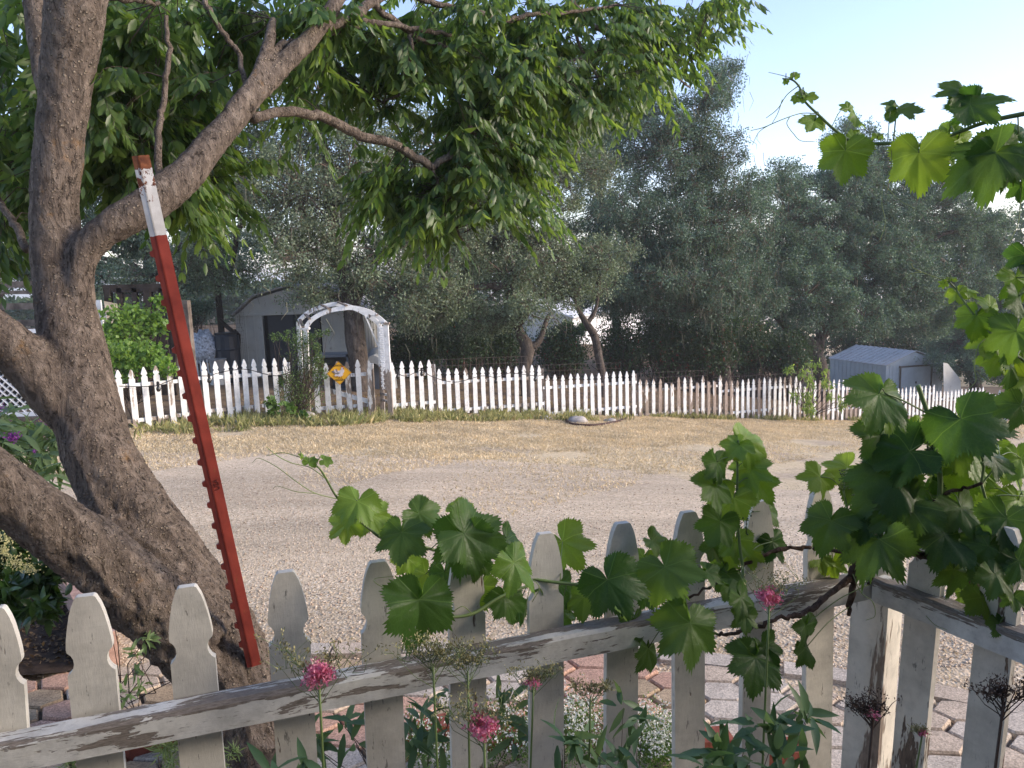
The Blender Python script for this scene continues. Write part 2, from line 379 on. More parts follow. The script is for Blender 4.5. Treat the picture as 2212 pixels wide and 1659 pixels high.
M['nearrail'] = paintwood('near_rail_paint', (.64, .63, .58), (.22, .19, .16), .43, (9, 60, 60), 1.1, 9, .25, topwear=.10)
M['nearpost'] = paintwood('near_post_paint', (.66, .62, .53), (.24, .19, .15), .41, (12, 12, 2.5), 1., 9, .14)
M['barewood'] = flat('grey_bare_wood', (.15, .125, .105), .9, .1, .5, 6)
M['darkwood'] = flat('dark_old_wood', (.045, .036, .03), .9, .1, .5, 6)
M['white'] = flat('white_plastic_paint', (.78, .79, .80), .5, .4, .05, 4)
M['wire'] = flat('rusty_wire', (.13, .10, .085), .7, .3, .3, 4, .4)
M['black'] = flat('black_rubber', (.012, .012, .013), .6, .4, .2, 5)
M['stone'] = flat('field_stone', (.36, .33, .30), .9, .2, .4, 9, 0, .6)
M['brick'] = flat('red_brick', (.27, .085, .058), .85, .2, .35, 14, 0, .5)
M['pinkbrick'] = flat('pale_pink_block', (.42, .27, .22), .9, .2, .3, 22, 0, .6)
M['soil'] = flat('dark_soil', (.052, .036, .027), .95, .1, .6, 18, 0, .9)
M['grapeberry'] = flat('green_berry', (.07, .11, .035), .4, .5, .3, 20)

def struct(o): o['kind'] = 'structure'; return o
def stuff(o): o['kind'] = 'stuff'; return o

# ------------------------------------------------------------------ setting: ground, driveway, hills
rs = np.concatenate([np.arange(0, 3, .3), np.arange(3, 30, .25), np.geomspace(30, 5200, 46)])
th = np.linspace(0, 2 * math.pi, 481)[:-1]
RR, TT = np.meshgrid(rs[1:], th, indexing='ij'); X = RR * np.sin(TT); Y = RR * np.cos(TT)
Z = np.where(Y > 0, gz(X, Y), 0.)
nth = len(th); V = np.vstack([[0, 0, 0], np.stack([X.ravel(), Y.ravel(), Z.ravel()], 1)])
Fs = [(0, 1 + k, 1 + (k + 1) % nth) for k in range(nth)]
a = np.arange(len(rs) - 2)[:, None] * nth + 1; k = np.arange(nth)[None]; k2 = (k + 1) % nth
Fs += np.stack([a + k, a + nth + k, a + nth + k2, a + k2], -1).reshape(-1, 4).tolist()
struct(link('ground', mk('ground', V, Fs, M['ground'], True)))

def sheet(name, outline, mat, lift, jag=.05, res=.25, seed=3):
    """a sheet following the ground inside a polygon with a ragged edge"""
    O = np.array([Gd(*p)[:2] if len(p) == 2 else p[:2] for p in outline]); O = np.vstack([O, O[:1]]); E = []
    for a, b in zip(O[:-1], O[1:]):
        n = max(2, int(np.linalg.norm(b - a) / .12)); E += [a + (b - a) * t for t in np.arange(n) / n]
    E = np.array([e + np.array([mnoise.noise((e[0] * 2.5, e[1] * 2.5, seed)), mnoise.noise((e[0] * 2.5, e[1] * 2.5, seed + 9))]) * jag * 3 for e in E])
    import bmesh
    bm = bmesh.new(); vs = [bm.verts.new((e[0], e[1], 0)) for e in E]; f = bm.faces.new(vs); bmesh.ops.triangulate(bm, faces=[f])
    x0, y0 = E.min(0); x1, y1 = E.max(0)
    for x in np.arange(x0, x1, res * 2): bmesh.ops.bisect_plane(bm, geom=bm.verts[:] + bm.edges[:] + bm.faces[:], plane_co=(x, 0, 0), plane_no=(1, 0, 0))
    for y in np.arange(y0, y1, res * 2): bmesh.ops.bisect_plane(bm, geom=bm.verts[:] + bm.edges[:] + bm.faces[:], plane_co=(0, y, 0), plane_no=(0, 1, 0))
    for v_ in bm.verts:
        v_.co.z = float(gz(v_.co.x, v_.co.y)) + lift
    for f in bm.faces:
        f.normal_update()
        if f.normal.z < 0: f.normal_flip()
        f.smooth = True
    me = bpy.data.meshes.new(name); bm.to_mesh(me); bm.free(); me.materials.append(mat)
    return link(name, me)
struct(sheet('gravel_driveway', [(-700, 985), (0, 978), (350, 978), (700, 984), (1050, 996), (1300, 1012), (1500, 1040), (1750, 1062), (2000, 1075), (2300, 1100), (2900, 1110),
                          (5.2, 3.2, 0), (2.9, 2.35, 0), (1.7, 2.6, 0), (.6, 2.8, 0), (-.6, 2.8, 0), (-1.25, 2.8, 0), (-2.2, 3.3, 0), (-4.4, 3.6, 0)], M['gravel'], .012, .04))

# hills beyond the trees
hm = N('hill_scrub', .95, .05); v = hm.coord((.02, .02, .02)); hm.col(hm.ramp(hm.noise(v, 1.6, 8, .7), [(.4, (.16, .20, .17)), (.55, (.34, .33, .25)), (.7, (.46, .42, .32))]))
az = np.linspace(-R(60), R(60), 240); hv = []; rows_ = [(900, -18), (1300, -2), (1900, 8), (2400, 7)]
for rr, hh in rows_:
    for a_ in az:
        k_ = mnoise.noise((a_ * 5, rr * .001, 0)) * .5 + mnoise.noise((a_ * 17, rr * .01, 3)) * .2 + .55
        hv.append((rr * math.sin(a_), rr * math.cos(a_), -16 + (hh + 16) * k_ * (1.0 if a_ < .3 else 1.25)))
nh = len(az); hf = [(r_ * nh + i, r_ * nh + i + 1, (r_ + 1) * nh + i + 1, (r_ + 1) * nh + i) for r_ in range(len(rows_) - 1) for i in range(nh - 1)]
struct(link('hills', mk('hills', hv, hf, hm.m, True)))

# ---- paver path on the near side
def paver_mat(name, c):
    m = N(name, .92, .15); v = m.coord(); vo = m.voro(v, 190, out='Color'); se = m.n('ShaderNodeSeparateColor'); m.l(vo, se.inputs[0])
    n = m.noise(v, 7, 5); cc = m.ramp(n, [(.3, tuple(x * .8 for x in c)), (.7, tuple(x * 1.15 for x in c))])
    m.col(m.mix(1., cc, m.ramp(se.outputs[0], [(0, .7), (.5, 1.), (1, 1.3)]), 'MULTIPLY')); m.bump(m.noise(v, 160, 4), .6, .004); return m.m
PM = [paver_mat('grey_paver', (.50, .435, .365)), paver_mat('warm_grey_paver', (.50, .405, .315)), paver_mat('red_paver', (.50, .315, .235)), paver_mat('tan_paver', (.40, .30, .20))]
pb = MB(); S = .080; prnd = random.Random(5)
_ep = [Gd(a_, b_) for a_, b_ in ((-300, 1500), (100, 1462), (500, 1440), (1000, 1432), (1250, 1432), (1527, 1458), (1800, 1492), (2024, 1530), (2212, 1568), (2600, 1650))]
def edge_(x): return float(np.interp(x, [p[0] for p in _ep], [p[1] for p in _ep]))
def inpath(x, y):
    # strip between the near fence and the gravel
    return .9 < y < edge_(x)
Ax, Ay = np.array([math.cos(R(-8)), math.sin(R(-8))]), np.array([-math.sin(R(-8)), math.cos(R(-8))])
for i in range(-40, 40):
    for j in range(-6, 36):
        c = Ax * (i * S * 1.62 * 1.3) + Ay * ((j * S * 1.86 + (S * .93 if i % 2 else 0)) * .9) + np.array([0, .9])
        if not inpath(*c): continue
        if c[0] < -3.2: continue
        s = S * .975; prof = []
        for k_ in range(6):
            a_ = R(60 * k_); prof.append(Ax * math.cos(a_) * s * 1.02 * 1.3 + Ay * math.sin(a_) * s * 1.02 * .9)
        mi_ = 0 if prnd.random() < .55 else 1
        if mnoise.noise((c[0] * 1.3, c[1] * 1.3, 4.)) > .26: mi_ = 2 if prnd.random() < .8 else 3
        if c[0] < -.7: mi_ = prnd.choice([0, 1, 2, 3, 3, 2, 1])
        z = .030 + prnd.uniform(-.003, .003); k0 = len(pb.V); tw = prnd.uniform(-.03, .03); V_ = []
        for zz, sc_ in ((0, 1.), (z - .008, 1.), (z, .93)):
            for q in prof: V_.append((c[0] + q[0] * sc_ - q[1] * tw, c[1] + q[1] * sc_ + q[0] * tw, zz))
        pb.add(V_, [(6 + k, 6 + (k + 1) % 6, 12 + (k + 1) % 6, 12 + k) for k in range(6)] + [(k, (k + 1) % 6, 6 + (k + 1) % 6, 6 + k) for k in range(6)] + [tuple(range(12, 18))], mi_)
# border course
for i in range(-22, 26):
    x = i * .158 + .03; ed = edge_
    c = np.array([x, ed(x) + .085]); d_ = np.array([.1, ed(x + .05) - ed(x - .05)]); d_ /= np.linalg.norm(d_)
    if x < -1.3: continue
    pb.box((c[0], c[1], .012), (.150, .105, .04), [np.array([*d_, 0]), np.array([-d_[1], d_[0], 0]), np.array([0, 0, 1.])], 0 if prnd.random() < .6 else 1, .95)
pth = struct(pb.obj('paver_path', PM))
struct(sheet('path_sand', [(-3.2, .7, 0), (3.6, .7, 0), (3.0, 2.1, 0), (1.9, 2.6, 0), (.8, 2.98, 0), (-1.4, 2.98, 0), (-3.2, 2.9, 0)], flat('joint_sand', (.15, .125, .10), .95, .1, .4, 30), .008, .01))

# ------------------------------------------------------------------ picket fence across the driveway
def picket_mesh(name, w, h, th, mat, tipw=.06, cut=None, slim=.98, near=False):
    """gothic picket with a neck; local base at z=0, face to -y"""
    prof = [(tipw, 0), (.15, .14), (.28, .5), (.40, .88), (slim * .5, 1.12), (slim * .5, 1.28), (.42, 1.36), (.33, 1.44), (.32, 1.56), (.36, 1.66), (.5, 1.78), (.5, h / w)]
    if near: prof = [(.17, 0), (.215, .03), (.30, .22), (.36, .42), (.42, .72), (.465, 1.0), (.485, 1.22), (.475, 1.30), (.40, 1.38), (.355, 1.48), (.345, 1.60), (.37, 1.70), (.43, 1.80), (.5, 1.86), (.5, h / w)]
    if cut: prof = [(.46, 0), (.5, .05), (.5, h / w)]
    R_ = [(x * w, h - y * w) for x, y in prof]; L_ = [(-x, y) for x, y in R_]
    poly = L_[::-1] + R_ ; n = len(prof)
    if cut:
        poly = [(-.5 * w, 0), (-.5 * w, h - .02), (-.28 * w, h + .015), (-.1 * w, h - .03), (.08 * w, h + .01), (.3 * w, h - .045), (.5 * w, h - .02), (.5 * w, 0)]
    V = [(x, -th / 2, z) for x, z in poly] + [(x, th / 2, z) for x, z in poly]; m = len(poly)
    if cut: Fs = [tuple(range(m - 1, -1, -1)), tuple(range(m, 2 * m))]
    else: Fs = [(i, m - 1 - i, m - 2 - i, i + 1) for i in range(n - 1)] + [(m + i, m + i + 1, 2 * m - 2 - i, 2 * m - 1 - i) for i in range(n - 1)]
    Fs += [(i, i + m, (i + 1) % m + m, (i + 1) % m) for i in range(m)]
    Fs = [f[::-1] for f in Fs]
    return mk(name, V, Fs, mat)
H0 = 1.0
FP = {k: picket_mesh('picket', .089, H0, .018, M[k]) for k in ('farpaint', 'farpeel', 'farbare')}
FPc = {k: picket_mesh('picket', .089, .86, .018, M[k], cut=1) for k in ('farpeel', 'farbare')}
frnd = random.Random(11)
def far_at(px, py, Y): return Wy(px, py, Y)
AF, CF = np.array([-2.1639, 13.753]), np.array([.160677, .091695])
def fpt(n): return AF + CF * n
def panel(label, pts, angle, ztop, zbase, kinds, railw=True, group='white picket fence panels', skip=(), railside=1, ext=.1, name='picket_fence', broken=.0):
    """pts plan positions of the pickets, ztop tips heights"""
    e = thing(name, label, 'fence' if name == 'picket_fence' else 'gate', (pts[0][0], pts[0][1], zbase[0]), group)
    ax = np.array([math.cos(angle), math.sin(angle)]); nn = np.array([math.sin(angle), -math.cos(angle)])
    for i, p in enumerate(pts):
        if i in skip: continue
        kd = frnd.choice(kinds); br = frnd.random() < broken and kd != 'farpaint'
        me = (FPc if br else FP)[kd]; hgt = ztop[i] - zbase[i] - .02
        o = link('picket', me, e, (p[0], p[1], zbase[i] + .02 - (0 if frnd.random() < .7 else .015)))
        o.scale = (1, 1, hgt / H0); o.rotation_euler = (frnd.uniform(-.012, .012), frnd.uniform(-.012, .012), angle + frnd.uniform(-.03, .03))
    if railw:
        a, b = np.array(pts[0]) - ax * ext, np.array(pts[-1]) + ax * ext; off = -nn * railside * .035
        za, zb = ztop[0], ztop[-1]
        for dz in (.26, .80):
            MB().beam((*(a + off), za - dz), (*(b + off), zb - dz - .01), .036, .055).obj('rail', M['farpaint' if 'farpaint' in kinds else 'farpeel'], e)
        q = b + off * 2.4; pz = float(gz(*q))
        MB().box((q[0], q[1], (pz - .1 + zb - .1) / 2), (.085, .085, zb - .1 - pz + .1)).obj('post', M['barewood' if 'farbare' in kinds else 'farpeel'], e)
    return e
def tips(pts, rows):
    """interpolate measured (px, tip_y, base_y) along the fence"""
    zt, zb = [], []
    us = [ray(r_[0], r_[1])[0] / ray(r_[0], r_[1])[1] for r_ in rows]
    for p in pts:
        u = p[0] / p[1]; px = np.interp(u, us, [r_[0] for r_ in rows]); ty = np.interp(u, us, [r_[1] for r_ in rows]); by = np.interp(u, us, [r_[2] for r_ in rows])
        zt.append(Wy(px, ty, p[1])[2]); zb.append(max(Wy(px, by, p[1])[2], float(gz(*p)) - .02))
    return zt, zb
# left run (to the arch) following the measured line
LA, LC = np.array([-5.9623, 11.1108]), np.array([.130625, .131004])
k_ = ['farpeel', 'farpeel', 'farpaint']
lp = [LA + LC * i for i in range(-3, 7)]; zt, zb = tips(lp, [(150, 806, 932), (231, 802, 930), (342, 789, 927), (398, 786, 925)])
panel('weathered flaking picket fence panel right beside the big leaning trunk', lp, math.atan2(LC[1], LC[0]), zt, zb, k_)
lp = [LA + LC * i for i in (7, 8, 9, 10, 10.75, 11.6, 12.55, 13.6, 14.6, 15.6)]; zt, zb = tips(lp, [(398, 784, 921), (472, 778, 914), (560, 775, 906), (635, 772, 902)])
panel('clean white picket fence panel between the red steel post and the arch', lp, math.atan2(LC[1], LC[0]), zt, zb, ['farpaint'])
# gate under the arch
gx = [684, 707, 730, 753, 775, 798]; gp = []
for i, x_ in enumerate(gx): q = ray(x_, 830); Yy = 12.95 + i * .03; gp.append(np.array([q[0] / q[1] * Yy, Yy]))
q = gp[0] - (gp[1] - gp[0]); gp = [q] + gp; zt, zb = tips(gp, [(660, 785, 907), (684, 783, 905), (753, 779, 902), (798, 774, 897)])
ga = math.atan2(*(gp[-1] - gp[0])[::-1])
gate = panel('white picket gate with a diagonal brace under the garden arch', gp, ga, zt, zb, ['farpeel', 'farpaint', 'farpeel'], True, None, ext=.04, name='picket_gate')
MB().beam((gp[0][0], gp[0][1] + .045, zt[0] - .36), (gp[-1][0] + .02, gp[-1][1] + .045, zb[-1] + .22), .03, .075).obj('brace', M['farpaint'], gate)
# right runs
def run(n0, n1, rows, label, kinds, broken=0., skip=()):
    P = [fpt(n) for n in np.arange(n0, n1 + .01)]; zt, zb = tips(P, rows)
    return panel(label, P, math.atan2(CF[1], CF[0]), zt, zb, kinds, broken=broken, skip=skip)
run(0, 4, [(855, 781, 897), (928, 777, 897)], 'short white picket fence panel joined to the right post of the arch', ['farpaint'])
run(5, 17, [(946, 797, 893), (1159, 788, 898)], 'thirteen-picket white fence panel above the tall pale weeds', ['farpaint'])
run(18, 30, [(1184, 810, 898), (1369, 800, 901)], 'bright white fence panel behind the black pipe lying on the verge', ['farpaint'])
run(31, 44, [(1391, 819, 904), (1558, 809, 907)], 'patchy fence panel with the most bare brown and broken pickets', ['farpeel', 'farbare', 'farpeel', 'farpeel'], .25)
run(45, 58, [(1569, 821, 907), (1716, 812, 909)], 'half-bare picket fence panel just left of the leafy sapling', ['farpeel', 'farpeel', 'farpeel', 'farpeel', 'farbare', 'farpaint'], .15)
run(59, 74, [(1726, 824, 909), (1875, 816, 910)], 'picket fence panel behind the leafy sapling, in front of the blue-grey shed wall', ['farpeel', 'farpaint', 'farpeel', 'farbare'], .1)
run(75, 90, [(1885, 842, 910), (2015, 831, 909)], 'white picket fence panel in front of the shed door', ['farpaint'])
run(91, 104, [(2022, 845, 909), (2122, 836, 910)], 'distant white picket fence panel just right of the shed', ['farpaint'])
run(105, 108, [(2128, 846, 910), (2150, 852, 911)], 'last low picket fence panel before the far gate', ['farpaint'])
P = [np.array([15.35 + .17 * i, 23.7 - .1 * i]) for i in range(0, 12)]; zt, zb = tips(P, [(2150, 841, 911), (2212, 850, 914)])
g2 = panel('white farm gate of pickets standing ajar at the far right end of the fence', P, math.atan2(-.1, .17), zt, zb, ['farpaint'], True, None, railside=-1, ext=.05, name='picket_gate')

# wire mesh panels standing just behind the pickets
def wirepanel(px0, py0, px1, py1, n0, n1, label, off=.35):
    a = fpt(n0) + np.array([-.5, .87]) * off; b = fpt(n1) + np.array([-.5, .87]) * off
    za = Wy(px0, py0, a[1])[2]; zb_ = Wy(px1, py1, b[1])[2]; L = np.linalg.norm(b - a); n = int(L / .13); mb = MB()
    for i in range(n + 1):
        t = i / n; p = a + (b - a) * t; z = za + (zb_ - za) * t; mb.tube([(*p, z), (*p, float(gz(*p)))], .0035, 3)
    for k in range(9):
        mb.tube([(*a, za - .125 * k), (*((a + b) / 2), (za + zb_) / 2 - .125 * k + .008), (*b, zb_ - .125 * k)], .004, 3)
    tag(mb.obj('wire_fence', M['wire']), label, 'wire fence', 'wire mesh panels behind the pickets')
wirepanel(942, 778, 1156, 769, 4.6, 16.6, 'rusty wire grid panel standing behind the pickets nearest the arch')
wirepanel(1175, 789, 1365, 783, 17.2, 29.6, 'rusty wire grid panel behind the bright white pickets, below the small crooked oak')
wirepanel(1386, 807, 1552, 799, 30.4, 43.6, 'rusty wire grid panel behind the patchy bare pickets')
wirepanel(1570, 815, 1760, 805, 44.6, 62, 'low wire grid panel behind the pickets left of the sapling')

# ------------------------------------------------------------------ garden arch
Yf, Yr = 12.72, 13.3
def a_(zx, zy, Y): return Wy(548.6 + zx * .1983, 603.5 + zy * .1983, Y)
tl, tr = a_(563, 545, Yf), a_(1437, 490, Yf + .15); bl, br = G(*a_(595, 1540, Yf)[:2]), G(*a_(1490, 1450, Yf + .15)[:2])
rl, rr = a_(490, 455, Yr), a_(1365, 490, Yr + .15); rbl, rbr = G(*a_(520, 1440, Yr)[:2]), G(*a_(1400, 1400, Yr + .15)[:2])
arch = thing('garden_arch', 'white wooden garden arch with peeling paint over the picket gate', 'garden arch', (bl + br) / 2)
for a, b, w_ in ((bl, tl, .075), (br, tr, .08), (rbl, rl, .07), (rbr, rr, .07)):
    MB().beam(a - (0, 0, .1), b, w_, w_, (0, 1, 0)).obj('post', M['farpeel'], arch)
    if w_ > .07: MB().box(b + (0, 0, .015), (.13, .11, .035)).obj('post_cap', M['farpeel'], arch)
def rib(zs, Y0, Y1):
    n = len(zs); P = spline([a_(x, y, Y0 + (Y1 - Y0) * i / (n - 1)) for i, (x, y) in enumerate(zs)], 5); mb = MB(); V = []
    for i, p in enumerate(P):
        t = P[min(i + 1, len(P) - 1)] - P[max(i - 1, 0)]; t /= np.linalg.norm(t); o = np.cross(t, (0, 1, 0)); o /= np.linalg.norm(o)
        for dx, dy in ((-.036, -.018), (.036, -.018), (.036, .018), (-.036, .018)): V.append(p + o * dx + np.array([0, 1, 0]) * dy)
    m = len(P); mb.add(V, [(i * 4 + k, i * 4 + (k + 1) % 4, i * 4 + 4 + (k + 1) % 4, i * 4 + 4 + k) for i in range(m - 1) for k in range(4)] + [(3, 2, 1, 0), (m * 4 - 4, m * 4 - 3, m * 4 - 2, m * 4 - 1)])
    mb.obj('arch_rib', M['farpaint'], arch); return P
P1 = rib([(548, 545), (640, 432), (790, 352), (960, 315), (1100, 312), (1250, 350), (1350, 410), (1437, 485)], Yf, Yf + .15)
P2 = rib([(490, 455), (545, 400), (640, 335), (780, 288), (900, 270), (1050, 300), (1200, 365), (1300, 430), (1365, 490)], Yr, Yr + .15)
for t, mt in ((.13, 'barewood'), (.33, 'barewood'), (.5, 'barewood'), (.86, 'farpeel'), (.0, 'barewood'), (1., 'farpeel')):
    a = P1[int(t * (len(P1) - 1))] + (0, -.06, .04); b = P2[int(t * (len(P2) - 1))] + (0, .06, .04)
    MB().beam(a, b, .045, .022).obj('crosspiece', M[mt], arch)
# lattice between the right posts, three rungs below
lat = MB(); A0, A1 = br + (tr - br) * .30, tr - (0, 0, .04); B0, B1 = rbr + (rr - rbr) * .30, rr - (0, 0, .04)
def lp_(u_, v_): return (A0 + (A1 - A0) * v_) * (1 - u_) + (B0 + (B1 - B0) * v_) * u_
for i in range(-5, 15):
    for sgn, off in ((1, 0), (-1, .012)):
        v0, v1 = i / 14, i / 14 + .36; u0, u1 = 0., 1.
        if v0 < 0: u0 = -v0 / .36; v0 = 0
        if v1 > 1: u1 = 1 - (v1 - 1) / .36; v1 = 1
        if u1 - u0 < .08: continue
        a, b = (lp_(u0, v0), lp_(u1, v1)) if sgn > 0 else (lp_(1 - u0, v0), lp_(1 - u1, v1))
        lat.beam(a + (off, 0, 0), b + (off, 0, 0), .01, .034, (1, 0, 0))
lat.obj('lattice', M['farpaint'], arch)
for f_ in (.18, .25):
    MB().beam(br + (tr - br) * f_, rbr + (rr - rbr) * f_, .03, .04).obj('crosspiece', M['farpaint'], arch)
MB().beam(a_(1210, 390, Yr + .1), a_(1350, 720, Yr + .15), .022, .022).obj('crosspiece', M['farpaint'], arch, )

# hen sign on the gate
yel = flat('yellow_sign_paint', (.80, .42, .02), .5, .4, .06, 6, 0, .05); blk = flat('sign_black', (.02, .015, .012), .6, .3, .1)
sc_ = a_(927, 1022, 12.86); sign = thing('crossing_sign', 'yellow diamond sign with a white hen hung on the picket gate', 'sign', sc_ - (0, 0, .2))
ca = R(3); sx = np.array([math.cos(ga), math.sin(ga), 0]); sz = np.array([0, -.05, 1.]); sx = sx + sz * .0; sn = np.array([math.sin(ga), -math.cos(ga), 0])
hd = .202
bd = MB().prism([(0, hd), (hd * 1.02, 0), (0, -hd), (-hd * 1.02, 0)], sc_, sx, sz, sn, .008).obj('board', yel, sign)
def disc(cx, cy, rx, ry, rot=0, n=14):
    return [(cx + rx * math.cos(t) * math.cos(rot) - ry * math.sin(t) * math.sin(rot), cy + rx * math.cos(t) * math.sin(rot) + ry * math.sin(t) * math.cos(rot)) for t in [2 * math.pi * k / n for k in range(n)]]
hw = flat('hen_white', (.62, .58, .60), .6, .3, .15, 40); hg = flat('hen_grey', (.20, .18, .19), .6, .3, .3, 40); hr = flat('hen_red', (.45, .03, .02), .6, .3, .1)
fr = sc_ + sn * .009
hen = MB()
for k_, (pf, mi_) in enumerate([(disc(-.005, .0, .062, .045, .1), 0), (disc(.055, .035, .034, .05, -.3), 0), (disc(.058, .085, .019, .021), 0), (disc(-.075, .02, .045, .018, 2.6), 1), (disc(-.06, .04, .035, .014, 2.0), 0), (disc(-.035, .048, .034, .011, 1.8), 1),
                (disc(-.02, -.005, .034, .020, .3), 1), (disc(.02, -.03, .05, .028, .2), 0), (disc(-.05, -.03, .028, .018, .2), 0), (disc(.064, .107, .011, .010), 2), (disc(.050, .108, .007, .009), 2), (disc(.082, .072, .006, .012), 2), ([(.075, .09), (.094, .083), (.075, .08)], 3),
                ([(.0, -.05), (.006, -.05), (.004, -.085), (-.002, -.085)], 3), ([(.03, -.052), (.036, -.052), (.036, -.087), (.030, -.087)], 3), ([(-.02, -.083), (.02, -.083), (.02, -.088), (-.02, -.088)], 3), ([(.014, -.085), (.055, -.085), (.055, -.09), (.014, -.09)], 3),
                ([(-.075, -.055), (-.03, -.06), (-.03, -.066), (-.075, -.062)], 3)]):
    hen.prism(pf, fr + sn * .0012 * (k_ + 1), sx, sz, sn, .001, mi_)
hen.obj('hen_picture', [hw, hg, hr, blk], sign)
mbr = MB()
for p_, q_ in (((0, hd), (hd, 0)), ((hd, 0), (0, -hd)), ((0, -hd), (-hd, 0)), ((-hd, 0), (0, hd))):
    a = sc_ + sn * .005 + (sx * p_[0] + sz * p_[1]) * .965; b = sc_ + sn * .005 + (sx * q_[0] + sz * q_[1]) * .965; mbr.beam(a, b, .004, .010, sn)
mbr.obj('border', flat('sign_border', (.22, .10, .02), .6, .3, .2), sign)
def text(txt, o, ex, ez, size, mat, name, parent, ext=.0015):
    cu = bpy.data.curves.new(name, 'FONT'); cu.body = txt; cu.size = size; cu.align_x = 'CENTER'; cu.align_y = 'CENTER'; cu.extrude = ext
    t = bpy.data.objects.new(name, cu); COL.objects.link(t); bpy.context.view_layer.update()
    me = bpy.data.meshes.new_from_object(t.evaluated_get(bpy.context.evaluated_depsgraph_get())); bpy.data.objects.remove(t)
    ex = np.asarray(ex) / np.linalg.norm(ex); ez = np.asarray(ez) / np.linalg.norm(ez); en = np.cross(ex, ez)
    for v_ in me.vertices:
        c = v_.co; p = np.asarray(o) + ex * c.x + ez * c.y + en * c.z; v_.co = p
    me.materials.clear(); me.materials.append(mat); return link(name, me, parent)
text('CHICKEN', sc_ + sz * .132 + sx * .01 + sn * .011, sx, sz, .044, blk, 'lettering', sign)
text('CROSSING', sc_ - sz * .118 + sx * .012 + sn * .011, sx, sz, .040, blk, 'lettering', sign)

# ------------------------------------------------------------------ buildings behind
def sheetwall(mb, a, b, z0, z1, step, dep, mi=0, nrm=None, horizontal=False):
    """ribbed metal wall from plan a to b"""
    a = np.asarray(a[:2], float); b = np.asarray(b[:2], float); L = np.linalg.norm(b - a); d = (b - a) / L; nn = np.array([d[1], -d[0]]) if nrm is None else nrm
    n = max(1, round(L / step))
    mb.beam((*a, (z0 + z1) / 2), (*b, (z0 + z1) / 2), .03, z1 - z0, (0, 0, 1), mi)
    if horizontal:
        k = max(1, round((z1 - z0) / step))
        for i in range(k):
            z = z0 + (i + .5) * (z1 - z0) / k; mb.beam((*(a + nn * .02), z), (*(b + nn * .02), z), dep, (z1 - z0) / k * .55, (0, 0, 1), mi)
    else:
        for i in range(n + 1):
            p = a + d * (L * i / n); mb.box((p[0] + nn[0] * .02, p[1] + nn[1] * .02, (z0 + z1) / 2 - .002), (.035, dep, z1 - z0 - .01), [np.array([*d, 0]), np.array([*nn, 0]), np.array([0, 0, 1.])], mi)
def metal(name, c, rust=.62):
    m = N(name, .55, .4); v = m.coord(); a = m.ramp(m.noise(v, 2.2, 6, .7), [(.3, tuple(x * .85 for x in c)), (.7, tuple(x * 1.1 for x in c))])
    m.col(m.mix(m.ramp(m.noise(m.coord((3, 3, 1.2)), 2.6, 8, .75), [(rust, 0.), (rust + .05, .7)]), a, (.16, .09, .055))); return m.m
mtaupe = metal('taupe_metal', (.52, .51, .47)); mslate = metal('slate_metal', (.055, .058, .068), .8); mblue_shaded = metal('shaded_blue_metal', (.33, .36, .37), .66); mblue_lit = metal('lit_blue_metal', (.50, .57, .62), .70)  # blue metals: lit front lighter, shaded side darker, light put into the colour
mroofs = metal('weathered_roof_metal', (.42, .42, .42), .56); mwhite = metal('white_metal', (.74, .75, .76), .8)
